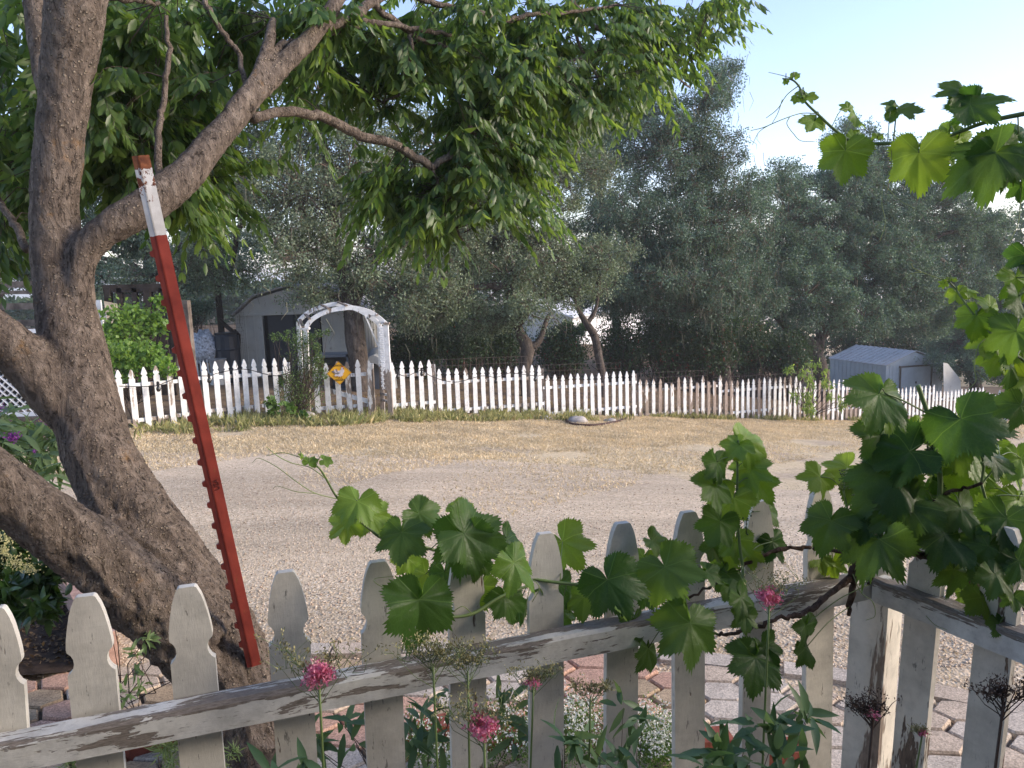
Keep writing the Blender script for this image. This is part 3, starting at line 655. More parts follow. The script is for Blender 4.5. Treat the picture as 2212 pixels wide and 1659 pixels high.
def shed(name, label, A, B, depthv, zb, ze, zr, wallm, sidem, roofm, parts):
    """A,B front corners (plan); depthv plan vector to the back; gable at the front"""
    A = np.asarray(A[:2], float); B = np.asarray(B[:2], float); dv = np.asarray(depthv, float); e = thing(name, label, 'shed', (*((A + B) / 2), zb))
    d = (B - A) / np.linalg.norm(B - A); nf = np.array([d[1], -d[0]]); nf = nf if nf.dot(dv) < 0 else -nf; Wd = np.linalg.norm(B - A)
    f = MB()
    if parts == 'door_open':
        for s0, s1 in ((0, .225), (.76, 1)): sheetwall(f, A + d * Wd * s0, A + d * Wd * s1, zb, ze, .22, .02, nrm=nf)
    else:
        for s0, s1 in ((0, .24), (.80, 1)): sheetwall(f, A + d * Wd * s0, A + d * Wd * s1, zb, ze, .2, .02, nrm=nf)
        f.beam((*(A + d * Wd * .24), ze - .06), (*(A + d * Wd * .8), ze - .06), .03, .12)
    M_ = (A + B) / 2; g = [(0, 0), (Wd, 0), (Wd / 2, zr - ze)]
    if parts == 'door_open': g = [(0, 0), (Wd, 0), (Wd * .83, (zr - ze) * .62), (Wd / 2, zr - ze), (Wd * .17, (zr - ze) * .62)]
    f.prism(g, (*(A - nf * .015), ze + .002), np.array([*d, 0]), np.array([0, 0, 1.]), np.array([*nf, 0]), .04)
    f.obj('front_wall', wallm, e)
    s = MB(); sheetwall(s, A, A + dv, zb, ze, .28, .02, nrm=-d); sheetwall(s, B, B + dv, zb, ze, .28, .02, nrm=d); sheetwall(s, A + dv, B + dv, zb, ze, .28, .02, nrm=-nf); s.obj('side_wall', sidem, e)
    r = MB(); pr = [(-.06, -.03)] + [(x, y + .03) for x, y in sorted(g[2:], key=lambda q: q[0])] + [(Wd + .06, -.03)]
    for (x0, y0), (x1, y1) in zip(pr[:-1], pr[1:]):
        q = [np.array([*(A + d * x0 + nf * .1), ze + y0 + .03]), np.array([*(A + d * x1 + nf * .1), ze + y1 + .03])]; bk = np.array([*(dv - nf * .2), 0])
        nr = np.cross(q[1] - q[0], bk); nr /= np.linalg.norm(nr); nr = nr if nr[2] > 0 else -nr
        r.add([q[0], q[1], q[1] + bk, q[0] + bk] + [p_ + nr * .02 for p_ in (q[0], q[1], q[1] + bk, q[0] + bk)], [(3, 2, 1, 0), (4, 5, 6, 7), (0, 1, 5, 4), (1, 2, 6, 5), (2, 3, 7, 6), (3, 0, 4, 7)])
        n = int(np.linalg.norm(bk) / .3)
        for i in range(n + 1): r.beam(q[0] + bk * i / n + nr * .03, q[1] + bk * i / n + nr * .03, .035, .03, nr)
    r.obj('roof', roofm, e)
    return e, A, d, Wd, nf
Ys = 19.2; A = Wy(517, 760, Ys); B = Wy(757, 750, Ys + .1); zb = float(gz(0.5 * (A[0] + B[0]), Ys)); ze = Wy(517, 681, Ys)[2]; zr = Wy(640, 622, Ys)[2]
e, A, d, Wd, nf = shed('garden_shed', 'taupe metal garden shed with dark sliding doors behind the gate', A, B, (.2, 2.6), zb, ze, zr, mtaupe, mtaupe, mroofs, 'door_open')
for s0, s1, o_ in ((.27, .50, -.06), (.505, .73, -.09)):
    a, b = A + d * Wd * s0 - nf * -o_, A + d * Wd * s1 - nf * -o_
    mb = MB(); mb.beam((*a, (zb + ze) / 2), (*b, (zb + ze) / 2), .03, ze - zb - .04); mb.obj('door', mslate, e)
MB().beam((*(A + d * Wd * .225 - nf * .16), (zb + ze) / 2), (*(A + d * Wd * .76 - nf * .16), (zb + ze) / 2), .02, ze - zb - .02).obj('dark_opening_sheet', M['black'], e)  # black sheet filling the door opening, standing in for its unlit inside
MB().beam((*(A + nf * .05), ze), (*(B[:2] + nf * .05), ze), .04, .05).obj('fascia', mtaupe, e)

Ys = 36.; A = Wy(1914, 800, Ys); B = Wy(2035, 800, Ys * 1.02); C2 = Wy(1795, 775, 39.4); ze = Wy(1914, 790, Ys)[2]; zr = Wy(1978, 761, Ys * 1.01)[2]; zb = min(float(gz(A[0], A[1])), ze - 1.75)
e, A, d, Wd, nf = shed('storage_shed', 'blue-grey metal storage shed with a wide pale door under the right-hand oaks', A, B, (C2 - A)[:2], zb, ze, zr, mblue_lit, mblue_shaded, mroofs, 'door')
MB().beam((*(A + d * Wd * .26 + nf * .03), (zb + ze - .14) / 2), (*(A + d * Wd * .78 + nf * .03), (zb + ze - .14) / 2), .03, ze - zb - .16).obj('door', mblue_lit, e)
fr_ = MB()
for s_ in (.24, .80): fr_.beam((*(A + d * Wd * s_ + nf * .05), zb), (*(A + d * Wd * s_ + nf * .05), ze - .06), .05, .07, (0, 1, 0))
fr_.beam((*(A + d * Wd * .22 + nf * .052), ze - .10), (*(A + d * Wd * .82 + nf * .052), ze - .10), .05, .07); fr_.obj('door_frame', M['barewood'], e)
MB().box((*(A + d * Wd * .52 + nf * .06), zb + .85), (.06, .04, .1)).obj('door_handle', M['black'], e)
for i_, (px0, px1) in enumerate([(2040, 2075)]):
    a = Wy(2042, 800, 34.5); mb = MB(); b = a + np.array([.9, .3, 0]); z0_ = float(gz(a[0], a[1]))
    mb.prism([(0, 0), (1.0, 0), (1.0, .95), (.25, 1.75), (0, 1.8)], (a[0], a[1], z0_), np.array([.95, .3, 0]), np.array([0, .12, .99]), np.array([.3, -.95, 0]), .02)
    tag(mb.obj('metal_sheet', mtaupe), 'pale sheet leaning at the right front corner of the blue-grey shed', 'sheet')
# long white building behind the oaks
A = Wy(1236, 684, 48.); B = Wy(1470, 650, 66.); zb = float(gz(A[0], A[1])) - .3; ze = A[2]; e = thing('metal_building', 'long white metal building with horizontal siding glimpsed behind the small crooked oak', 'building', (A[0], A[1], zb))
mb = MB(); d = unit((B - A)[:2]); sheetwall(mb, A, B, zb - 1, ze, .32, .03, nrm=np.array([d[1], -d[0]]), horizontal=True); mb.obj('long_wall', mwhite, e)
wv = np.array([-d[1], d[0]]) * 7; mb = MB(); sheetwall(mb, A, A[:2] + wv, zb - 1, ze, .32, .02, nrm=-d, horizontal=True)
mb.prism([(0, 0), (7, 0), (3.5, .95)], (*A[:2], ze), np.array([*unit(wv), 0]), np.array([0, 0, 1.]), np.array([*d, 0]), .05); mb.obj('end_wall', mtaupe, e)
mb = MB(); r0 = np.array([*(A[:2] - d * .4 - unit(wv) * .3), ze - .06]); r1 = np.array([*(A[:2] + wv / 2 - d * .4), ze + 1.0]); L_ = np.array([*((B - A)[:2] + d * .8), 0]); r2 = np.array([*(A[:2] + wv - d * .4), ze - .06])
mb.add([r0, r1, r1 + L_, r0 + L_, r0 + (0, 0, .08), r1 + (0, 0, .08), r1 + L_ + (0, 0, .08), r0 + L_ + (0, 0, .08)], [(3, 2, 1, 0), (4, 5, 6, 7), (0, 1, 5, 4), (1, 2, 6, 5), (2, 3, 7, 6), (3, 0, 4, 7)])
mb.add([r1, r2, r2 + L_, r1 + L_, r1 + (0, 0, .08), r2 + (0, 0, .08), r2 + L_ + (0, 0, .08), r1 + L_ + (0, 0, .08)], [(3, 2, 1, 0), (4, 5, 6, 7), (0, 1, 5, 4), (1, 2, 6, 5), (2, 3, 7, 6), (3, 0, 4, 7)])
mb.obj('roof', mwhite, e)

# ------------------------------------------------------------------ near fence
AN, CN = np.array([-1.00223, 1.32062]) * 1.081, np.array([.177064, .053602]) * 1.081
def npt(n): return AN + CN * n
nang = math.atan2(CN[1], CN[0]); nface = np.array([math.sin(nang), -math.cos(nang)])      # towards the camera
corner = npt(10.72); fence = thing('picket_fence', 'flaking white picket fence in the foreground with the grapevine growing over its corner', 'fence', (*corner, 0))
def near_picket(p, tipz, ang, variant):
    me = picket_mesh('picket', .089, tipz - .04, .019, M['nearpicket'], near=True); o = link('picket', me, fence, (p[0], p[1], .04))
    o.rotation_euler = (variant[0], variant[1], ang); return o
tipy = {0: (-24, 1318), 1: (180, 1290), 2: (403, 1265), 3: (615, 1238), 4: (815, 1213), 5: (1005, 1185), 6: (1180, 1155), 7: (1345, 1130), 8: (1490, 1107), 9: (1640, 1082), 10: (1775, 1057)}
lowx = {0: 4, 1: 215, 2: 437, 3: 641, 4: 833, 5: 1013, 6: 1181, 7: 1340, 8: 1488, 9: 1628, 10: 1764}
def tilted(n_or_p, top, low, ang):
    Yp = n_or_p[1]; a = Wy(*top, Yp); b = Wy(*low, Yp); t = (b[2] - .04) / (a[2] - b[2]); b0 = b - (a - b) * t; th_ = math.atan2(a[0] - b0[0], a[2] - b0[2])
    return np.array([b0[0], Yp]), a[2], th_ / max(.3, math.cos(ang))
for n_, (px, py) in tipy.items():
    p, z_, th_ = tilted(npt(n_), (px, py), (lowx[n_], 1640), nang); near_picket(p, z_, nang, (random.uniform(-.01, .01), th_))
for n_ in (-1, -2): p = npt(n_); near_picket(p, 1.02, nang, (0, 0))
rdirv = np.array([math.cos(R(-62)), math.sin(R(-62))]); rang = R(-62); rface = np.array([math.sin(rang), -math.cos(rang)])
for t_, ty in ((.15, 1085), (.335, 1125), (.52, 1160), (.70, 1200), (.88, 1240)):
    p = corner + rdirv * t_ + np.array([.006, 0]); px = CX + p[0] / p[1] * F; zt0 = Wy(px, ty, p[1])[2]; near_picket(p - (.004, 0), zt0, rang, (0, .045))
# rails (local x along the rail so the grain runs with it)
def rail(a, b, w_, h_, name='rail'):
    a = Vector(a); b = Vector(b); L = (b - a).length; mb = MB(); n = 26; V = []; rr = random.Random(4)
    for i in range(n + 1):
        x = L * i / n; j = [rr.uniform(-.0016, .0016) for _ in range(8)]
        V += [(x, -w_ / 2 + j[0], -h_ / 2 + j[1]), (x, w_ / 2 + j[2], -h_ / 2), (x, w_ / 2 + j[3], h_ / 2 + j[4]), (x, -w_ / 2 + .006 + j[6], h_ / 2 + j[5] * 1.6), (x, -w_ / 2 + j[6], h_ / 2 - .008 + j[7])]
    Fs = [(i * 5 + k, i * 5 + 5 + k, i * 5 + 5 + (k + 1) % 5, i * 5 + (k + 1) % 5) for i in range(n) for k in range(5)] + [(0, 1, 2, 3, 4), tuple(n * 5 + k for k in (4, 3, 2, 1, 0))]
    o = link(name, mk(name, V, [f[::-1] for f in Fs], M['nearrail']), fence, a); d = (b - a).normalized(); up = Vector((0, 0, 1)); sy = up.cross(d).normalized(); uz = d.cross(sy)
    o.rotation_euler = Matrix((d, sy, uz)).transposed().to_euler(); return o
def railz(px, py, p): return Wy(px, py, p[1])[2]
off = nface * .036; pa, pb_ = npt(-2.2), npt(10.66)
q1 = npt(1) + off * 1.5; q2 = npt(9) + off * 1.5; z1 = Wy(192, 1600, q1[1])[2]; z2 = Wy(1640, 1312, q2[1])[2]; sl_ = (z2 - z1) / 8
rail((*(pa + off), z1 - 3.2 * sl_), (*(pb_ + off), z2 + 1.66 * sl_), .052, .062)
rail((*(pa + off), .12), (*(pb_ + off), .14), .052, .062)
ro = rface * .036; zc = z2 + 1.6 * sl_
crn = corner + np.array([.024, 0]); rail((*(crn + rdirv * .05 + ro), zc), (*(crn + rdirv * 1.15 + ro), zc - .01), .052, .066)
rail((*(corner + rdirv * .05 + ro), .14), (*(corner + rdirv * 1.15 + ro), .14), .052, .062)
# corner post with a carved head
pp = corner + np.array([.0, .03]); ptop = Wy(1925, 850, pp[1])[2]; cuts = [(ptop, .006), (ptop - .03, .022), (ptop - .10, .040), (ptop - .155, .050), (ptop - .175, .050), (ptop - .19, .044), (ptop - .215, .034), (ptop - .25, .034), (ptop - .275, .044), (ptop - .285, .050), (ptop - .36, .051), (0, .052), (-.2, .052)]
V = []; pa_ = R(45) + nang * .5 - R(12)
for z, hw_ in cuts:
    for k in range(4):
        a_1 = pa_ + math.pi / 4 + math.pi / 2 * k; V.append((math.cos(a_1) * hw_ * 1.414, math.sin(a_1) * hw_ * 1.414, z))
nC_ = len(cuts); Fs = [(i * 4 + k, i * 4 + (k + 1) % 4, i * 4 + 4 + (k + 1) % 4, i * 4 + 4 + k) for i in range(nC_ - 1) for k in range(4)]
Fs = [f[::-1] for f in Fs] + [(0, 1, 2, 3)]
pt_ = Wy(1925, 850, pp[1]); pl_ = Wy(1872, 1640, pp[1]); po = link('post', mk('post', V, Fs, M['nearpost']), fence, (pl_[0] - (pt_[0] - pl_[0]) * pl_[2] / (pt_[2] - pl_[2]), pp[1], 0)); po.rotation_euler = (0, math.atan2(pt_[0] - pl_[0], pt_[2] - pl_[2]), 0)

# ------------------------------------------------------------------ the leaning tree beside the fence
tb = W(560, 1640, 2.62); tree = thing('street_tree', 'big leaning tree with several rough speckled trunks at the left, feathery green leaves overhead', 'tree', (tb[0], tb[1], 0))
limbs = [
    [(600, 1760, 2.55, 130), (572, 1650, 2.60, 118), (528, 1540, 2.64, 140), (468, 1430, 2.68, 180), (395, 1315, 2.72, 195), (318, 1190, 2.78, 190), (250, 1060, 2.82, 158), (196, 920, 2.86, 142), (163, 770, 2.9, 134), (132, 620, 2.92, 112), (117, 450, 2.9, 100), (130, 300, 2.88, 100), (147, 150, 2.85, 106), (163, 20, 2.8, 122), (185, -160, 2.75, 120)],
    [(560, 1480, 2.78, 90), (520, 1400, 2.84, 110), (450, 1290, 2.87, 112), (362, 1160, 2.88, 100), (280, 1020, 2.9, 74), (215, 900, 2.9, 50)],
    [(440, 1400, 2.62, 165), (325, 1305, 2.55, 158), (213, 1208, 2.48, 146), (110, 1130, 2.42, 138), (0, 1052, 2.35, 132), (-130, 950, 2.3, 140)],
    [(185, 930, 2.86, 100), (120, 850, 2.82, 108), (60, 785, 2.78, 104), (0, 732, 2.74, 100), (-120, 650, 2.7, 95)],
    [(112, 270, 3.02, 30), (94, 130, 3.08, 52), (82, 20, 3.12, 60), (72, -100, 3.15, 62)],
    [(172, 800, 2.9, 56), (180, 690, 2.9, 60), (172, 600, 2.88, 56), (192, 530, 2.88, 66), (262, 476, 2.9, 76), (330, 438, 2.95, 80), (400, 378, 3.05, 72), (462, 305, 3.15, 62), (535, 222, 3.3, 52), (610, 140, 3.45, 44), (690, 62, 3.6, 36), (740, -20, 3.7, 28)],
    [(440, 325, 3.12, 52), (505, 240, 3.22, 40), (543, 187, 3.3, 34), (575, 114, 3.4, 30), (590, 40, 3.5, 24)], [(556, 160, 3.35, 22), (607, 100, 3.5, 20), (653, 90, 3.6, 18)],
    [(548, 258, 3.3, 22), (620, 240, 3.5, 22), (700, 253, 3.7, 22), (765, 286, 3.85, 22), (850, 312, 4., 20), (908, 345, 4.1, 19), (935, 364, 4.15, 18)], [(932, 364, 4.15, 15), (985, 325, 4.2, 15), (1012, 285, 4.3, 12), (1045, 235, 4.4, 9), (1080, 180, 4.5, 7)],
    [(690, 62, 3.6, 28), (760, 38, 3.8, 24), (800, 6, 3.9, 20), (860, -20, 4.1, 18)], [(800, 6, 3.9, 16), (883, 69, 4.1, 12), (921, 90, 4.2, 9), (984, 104, 4.3, 6)], [(883, 69, 4.1, 9), (890, 104, 4.1, 9), (883, 139, 4.15, 8), (866, 198, 4.2, 6), (828, 222, 4.3, 4)],
    [(860, -20, 4.1, 14), (921, 0, 4.2, 14), (977, 17, 4.3, 14), (1043, 28, 4.4, 13), (1095, 43, 4.5, 12), (1150, 31, 4.6, 10), (1234, 26, 4.8, 8), (1330, 10, 5.0, 6)],
    [(1220, -20, 4.9, 14), (1255, 28, 5., 13), (1303, 69, 5.1, 12), (1355, 100, 5.2, 9), (1425, 140, 5.3, 6), (1490, 190, 5.4, 4)], [(1234, 0, 4.9, 7), (1250, 90, 5., 7), (1290, 165, 5., 5)], [(700, 75, 3.7, 16), (790, 50, 3.9, 14), (900, 62, 4.1, 11), (975, 75, 4.3, 8)],
    [(361, 35, 3.1, 9), (363, 139, 3.1, 12), (351, 222, 3.1, 13), (342, 288, 3.05, 15), (348, 410, 3.0, 18)], [(441, 0, 3.3, 12), (479, 69, 3.35, 12), (514, 110, 3.4, 12), (530, 190, 3.35, 12)],
    [(228, -10, 3.0, 22), (300, 2, 3.1, 12), (340, 8, 3.2, 9)], [(175, 260, 3.1, 20), (250, 290, 3.4, 14), (330, 330, 3.7, 8)], [(60, 540, 3.0, 18), (20, 470, 3.2, 16), (-40, 380, 3.4, 12)], [(1080, 180, 4.5, 7), (1180, 150, 4.7, 6), (1290, 110, 4.9, 5)], [(935, 364, 4.15, 8), (960, 440, 4.2, 6), (1000, 520, 4.2, 4)]]
mb = MB()
for L_ in limbs[:7]:
    P, r = pxpath(L_, 6); mb.tube(P, r, 16)
tmp = bpy.data.objects.new('tmp', mk('tmp', mb.V, mb.F, M['bark'])); COL.objects.link(tmp)
rm = tmp.modifiers.new('r', 'REMESH'); rm.mode = 'VOXEL'; rm.voxel_size = .011; sm = tmp.modifiers.new('s', 'SMOOTH'); sm.factor = .6; sm.iterations = 9
bpy.context.view_layer.update(); tm_ = bpy.data.meshes.new_from_object(tmp.evaluated_get(bpy.context.evaluated_depsgraph_get())); bpy.data.objects.remove(tmp)
nv = len(tm_.vertices); co = np.zeros(nv * 3, np.float32); tm_.vertices.foreach_get('co', co); co = co.reshape(-1, 3); nr = np.array([v_.normal[:] for v_ in tm_.vertices])
ax_ = unit(W(250, 1060, 2.8) - W(500, 1450, 2.7)); dsp = np.zeros(nv)
for i in range(nv):
    p = co[i]; k = float(np.clip((1.25 - p[2]) / .7, 0, 1)); q = p - ax_ * (p @ ax_) * .75
    a1 = mnoise.noise((q[0] * 52, q[1] * 52, q[2] * 52)); a2 = mnoise.noise((q[0] * 15, q[1] * 15, q[2] * 15 + 5)); a3 = mnoise.noise((p[0] * 60, p[1] * 60, p[2] * 60))
    dsp[i] = (-abs(a1) * .017 - abs(a2) * .024 + .008) * (.3 + k) + a3 * .0022 + mnoise.noise((p[0] * 7, p[1] * 7, p[2] * 7)) * .007
co += nr * dsp[:, None]; tm_.vertices.foreach_set('co', co.astype(np.float32).ravel()); tm_.polygons.foreach_set('use_smooth', np.ones(len(tm_.polygons), bool)); tm_.materials.clear(); tm_.materials.append(M['bark']); tm_.update()
link('trunk', tm_, tree)
mb = MB(); anchors = []
for L_ in limbs[7:]:
    P, r = pxpath(L_, 6); P += rng.normal(size=P.shape) * .004; mb.tube(P, r, 7)
for L_ in limbs[5:]:
    P, r = pxpath(L_, 6); anchors.append(P)
mb.obj('branches', M['bark'], tree, True); anchors = np.vstack(anchors)

def compound(B, D, L, nl=8, lsz=.070, droop=1.25):
    """pinnate leaves: B base, D direction, L rachis length"""
    n = len(B); D = unit(D); L = np.broadcast_to(L, (n,)); dn = np.array([0, 0, -1.]); S = unit(np.cross(D, dn) + 1e-4); PP, DD, UU, LL = [], [], [], []; RA, RB = [], []; prev = B
    for j in range(1, nl + 1):
        t = j / nl; c = B + D * (L * t)[:, None] + dn * (L * t * t * .42)[:, None]; RA.append(prev); RB.append(c); prev = c
        tang = unit(D + dn * .84 * t)
        for sg in ((-1, 1) if j < nl else (0,)):
            d = S * sg * rng.uniform(.55, .95, (n, 1)) + tang * (.45 if sg else 1.) + dn * droop * rng.uniform(.5, 1.3, (n, 1)) + rng.normal(size=(n, 3)) * .13
            PP.append(c); DD.append(unit(d)); u_ = unit(np.cross(tang, S)) * -1 + rng.normal(size=(n, 3)) * .35; u_ = u_ + S * sg * .5; UU.append(u_); LL.append(np.full(n, lsz) * rng.uniform(.6, 1.2, n) * (.75 + .5 * math.sin(math.pi * min(t, .9))))
    P = np.vstack(PP); Lh = np.concatenate(LL); v, f = leaves15(P, np.vstack(DD), np.vstack(UU), Lh, Lh * rng.uniform(.33, .44, len(Lh)), rng.uniform(.0, .4, len(Lh)))
    tv, tf = twigs(np.vstack(RA), np.vstack(RB), .0013); return v, f, tv, tf
sprays = [  # px,py,rx,ry,depth,dd,count
    (60, 80, 120, 130, 3.7, .5, 17), (250, 60, 170, 90, 3.9, .6, 26), (300, 200, 170, 120, 3.9, .6, 34), (420, 120, 150, 120, 4.2, .6, 28), (250, 330, 110, 90, 3.7, .4, 18), (400, 300, 90, 90, 4.0, .4, 15), (40, 300, 70, 110, 3.6, .4, 12), (35, 450, 50, 90, 3.5, .3, 8), (20, 560, 35, 40, 3.5, .2, 3),
    (400, 440, 110, 50, 3.8, .3, 13), (250, 440, 50, 60, 3.6, .3, 5), (500, 420, 50, 40, 4.1, .2, 5), (240, 180, 60, 60, 3.3, .2, 6), (600, 60, 140, 80, 4.1, .5, 17), (640, 200, 90, 60, 4.3, .4, 7), (740, 130, 110, 100, 4.4, .4, 15),
    (900, 70, 170, 90, 4.6, .5, 26), (1050, 120, 150, 110, 4.7, .6, 26), (960, 210, 150, 80, 4.6, .5, 20), (1200, 90, 140, 90, 5.0, .5, 21), (1180, 220, 120, 90, 4.9, .5, 20), (1050, 300, 120, 70, 4.6, .4, 17), (1130, 360, 80, 70, 4.6, .3, 11), (1160, 430, 45, 40, 4.6, .2, 4),
    (950, 400, 110, 60, 4.4, .3, 14), (850, 450, 80, 50, 4.3, .3, 9), (800, 440, 55, 35, 4.3, .2, 4), (985, 460, 90, 45, 4.4, .3, 10), (880, 505, 60, 40, 4.3, .3, 6), (1060, 470, 45, 35, 4.4, .2, 3), (1330, 60, 120, 80, 5.2, .5, 17), (1340, 170, 90, 70, 5.1, .4, 13), (1430, 110, 70, 70, 5.4, .4, 9), (1400, 230, 50, 40, 5.3, .3, 4), (1530, 15, 90, 35, 5.5, .3, 8), (1600, 0, 60, 12, 5.5, .2, 3), (1280, 250, 60, 40, 5., .3, 5)]
FV, FT = [], []
for px, py, rx, ry, d, dd, n in sprays:
    n = int(n * 1.06); a = rng.random(n) * 2 * math.pi; r_ = rng.random(n) ** .5
    C = np.array([W(px + rx * r_[i] * math.cos(a[i]), py + ry * r_[i] * math.sin(a[i]) - 25, d + rng.uniform(-dd, dd)) for i in range(n)])
    near_ = np.array([anchors[np.argmin(np.linalg.norm(anchors - c, axis=1))] for c in C]); A = C + (near_ - C) * np.minimum(1, .5 / (np.linalg.norm(near_ - C, axis=1)[:, None] + 1e-6))
    v, f = twigs(A, C, .0035, -.02); FT.append((v, f))
    hd_ = unit((C - A) * np.array([1, 1, .3]) + rng.normal(size=C.shape) * .25)
    kk = 5
    Bs = np.repeat(C, kk, 0) - np.repeat(C - A, kk, 0) * rng.random((n * kk, 1)) * .6; Ds = np.repeat(hd_, kk, 0) + rng.normal(size=(n * kk, 3)) * np.array([.75, .75, .3])
    v, f, tv, tf = compound(Bs, Ds, rng.uniform(.20, .34, n * kk)); FV.append((v, f)); FT.append((tv, tf))
v, f = cat(*FV); link('foliage', mk('foliage', v, f, M['leaf'], True), tree); v, f = cat(*FT); link('twigs', mk('twigs', v, f, M['twig']), tree)

# ------------------------------------------------------------------ red steel post leaning into the tree
def redmat():
    m = N('red_post_paint', .55, .4); v = m.coord(); t = m.n('ShaderNodeUVMap').outputs[0]; sp = m.n('ShaderNodeSeparateXYZ'); m.l(t, sp.inputs[0]); y = sp.outputs[1]
    red = m.ramp(m.noise(v, 14, 5), [(.3, (.20, .028, .018)), (.7, (.33, .055, .035))]); wht = m.ramp(m.noise(v, 25, 5), [(.3, (.58, .56, .52)), (.7, (.74, .72, .68))])
    rust = m.ramp(m.noise(v, 60, 4), [(.3, (.10, .03, .014)), (.7, (.34, .12, .045))]); jn = m.math('MULTIPLY', m.noise(v, 45, 4), .006)
    a = m.math('ADD', y, jn); m1 = m.math('LESS_THAN', a, .138); c = m.mix(m1, red, wht)
    k = m.ramp(y, [(.0, 1.), (.012, .85), (.022, .46), (.05, .42), (.10, .36), (.14, .30)]); rn = m.math('LESS_THAN', m.noise(v, 30, 6, .75), m.math('MULTIPLY', k, 1.05)); rn = m.math('MULTIPLY', rn, m1)
    c = m.mix(rn, c, rust); c = m.mix(m.ramp(m.noise(m.coord((1, 1, .4)), 38, 7, .8), [(.60, 0.), (.66, .8)]), c, rust); c = m.mix(1., c, m.ramp(m.noise(v, 5, 4), [(.3, .75), (.7, 1.2)]), 'MULTIPLY'); m.col(c); m.bump(m.noise(v, 120, 3), .25, .002); return m.m
M['redpaint'] = redmat()
T0, T1 = W(300, 336, 2.18), W(547, 1440, 2.60); L = np.linalg.norm(T1 - T0); dax = (T1 - T0) / L
e1 = np.array([.93, .36, 0]); e1 = unit(e1 - dax * (e1 @ dax)); e2 = np.cross(dax, e1); e2 = e2 if e2[1] < 0 else -e2   # e2 towards the camera
post = thing('steel_post', 'red steel fence post with a rusty white tip leaning on the tree branch', 'post', T1)
mb = MB(); RG = T0 - e1 * .004      # ridge line
wl_ = unit(-e1 * .82 + e2 * -.15 + np.array([0, 0, 0])); wdg = unit(-e1 * .75 + e2 * .55)
def strip(dirv, wd, th_, nm):
    q = [RG, RG + dirv * wd, RG + dirv * wd + nm * th_, RG + nm * th_]; V_ = q + [p_ + dax * L for p_ in q]; mb.add(V_, [(0, 1, 2, 3), (7, 6, 5, 4), (0, 4, 5, 1), (1, 5, 6, 2), (2, 6, 7, 3), (3, 7, 4, 0)])
strip(e1, .031, -.004, e2); strip(wdg * np.array([1, 1, 1]), -.0, .001, e2)
lf = unit(-e1 * .95 - e2 * .30); strip(lf, .016, -.004, unit(np.cross(dax, lf)) * (1 if np.cross(dax, lf)[1] < 0 else -1)); strip(-e2, .03, .004, e1)
uvs = [(0, 0 if i % 8 < 4 else 1) for i in range(len(mb.V))]
link('post_body', mk('post_body', mb.V, mb.F, M['redpaint'], uv=uvs), post)
for i in range(20):
    s_ = L * (.165 + i * .0435)
    if s_ > L * .97: break
    c = RG + lf * .013 + dax * s_; st = MB(); V_ = [c - dax * .013, c + dax * .013, c + dax * .006 + lf * .014, c - dax * .006 + lf * .014]; V_ = V_ + [p_ - e2 * .012 for p_ in V_]
    st.add(V_, [(0, 1, 2, 3), (7, 6, 5, 4), (0, 4, 5, 1), (1, 5, 6, 2), (2, 6, 7, 3), (3, 7, 4, 0)]); link('stud', mk('stud', st.V, st.F, M['redpaint'], uv=[(0, 1)] * len(st.V)), post)
tc = W(467, 1048, 2.43); sT = (tc - RG) @ dax; tc = RG + dax * sT + e1 * .017 + e2 * .0012
text('USA', tc, -dax, np.cross(e2, -dax) if (np.cross(e2, -dax) @ e1) < 0 else -np.cross(e2, -dax), .021, flat('dark_red', (.10, .018, .014), .6), 'lettering', post, .0012)

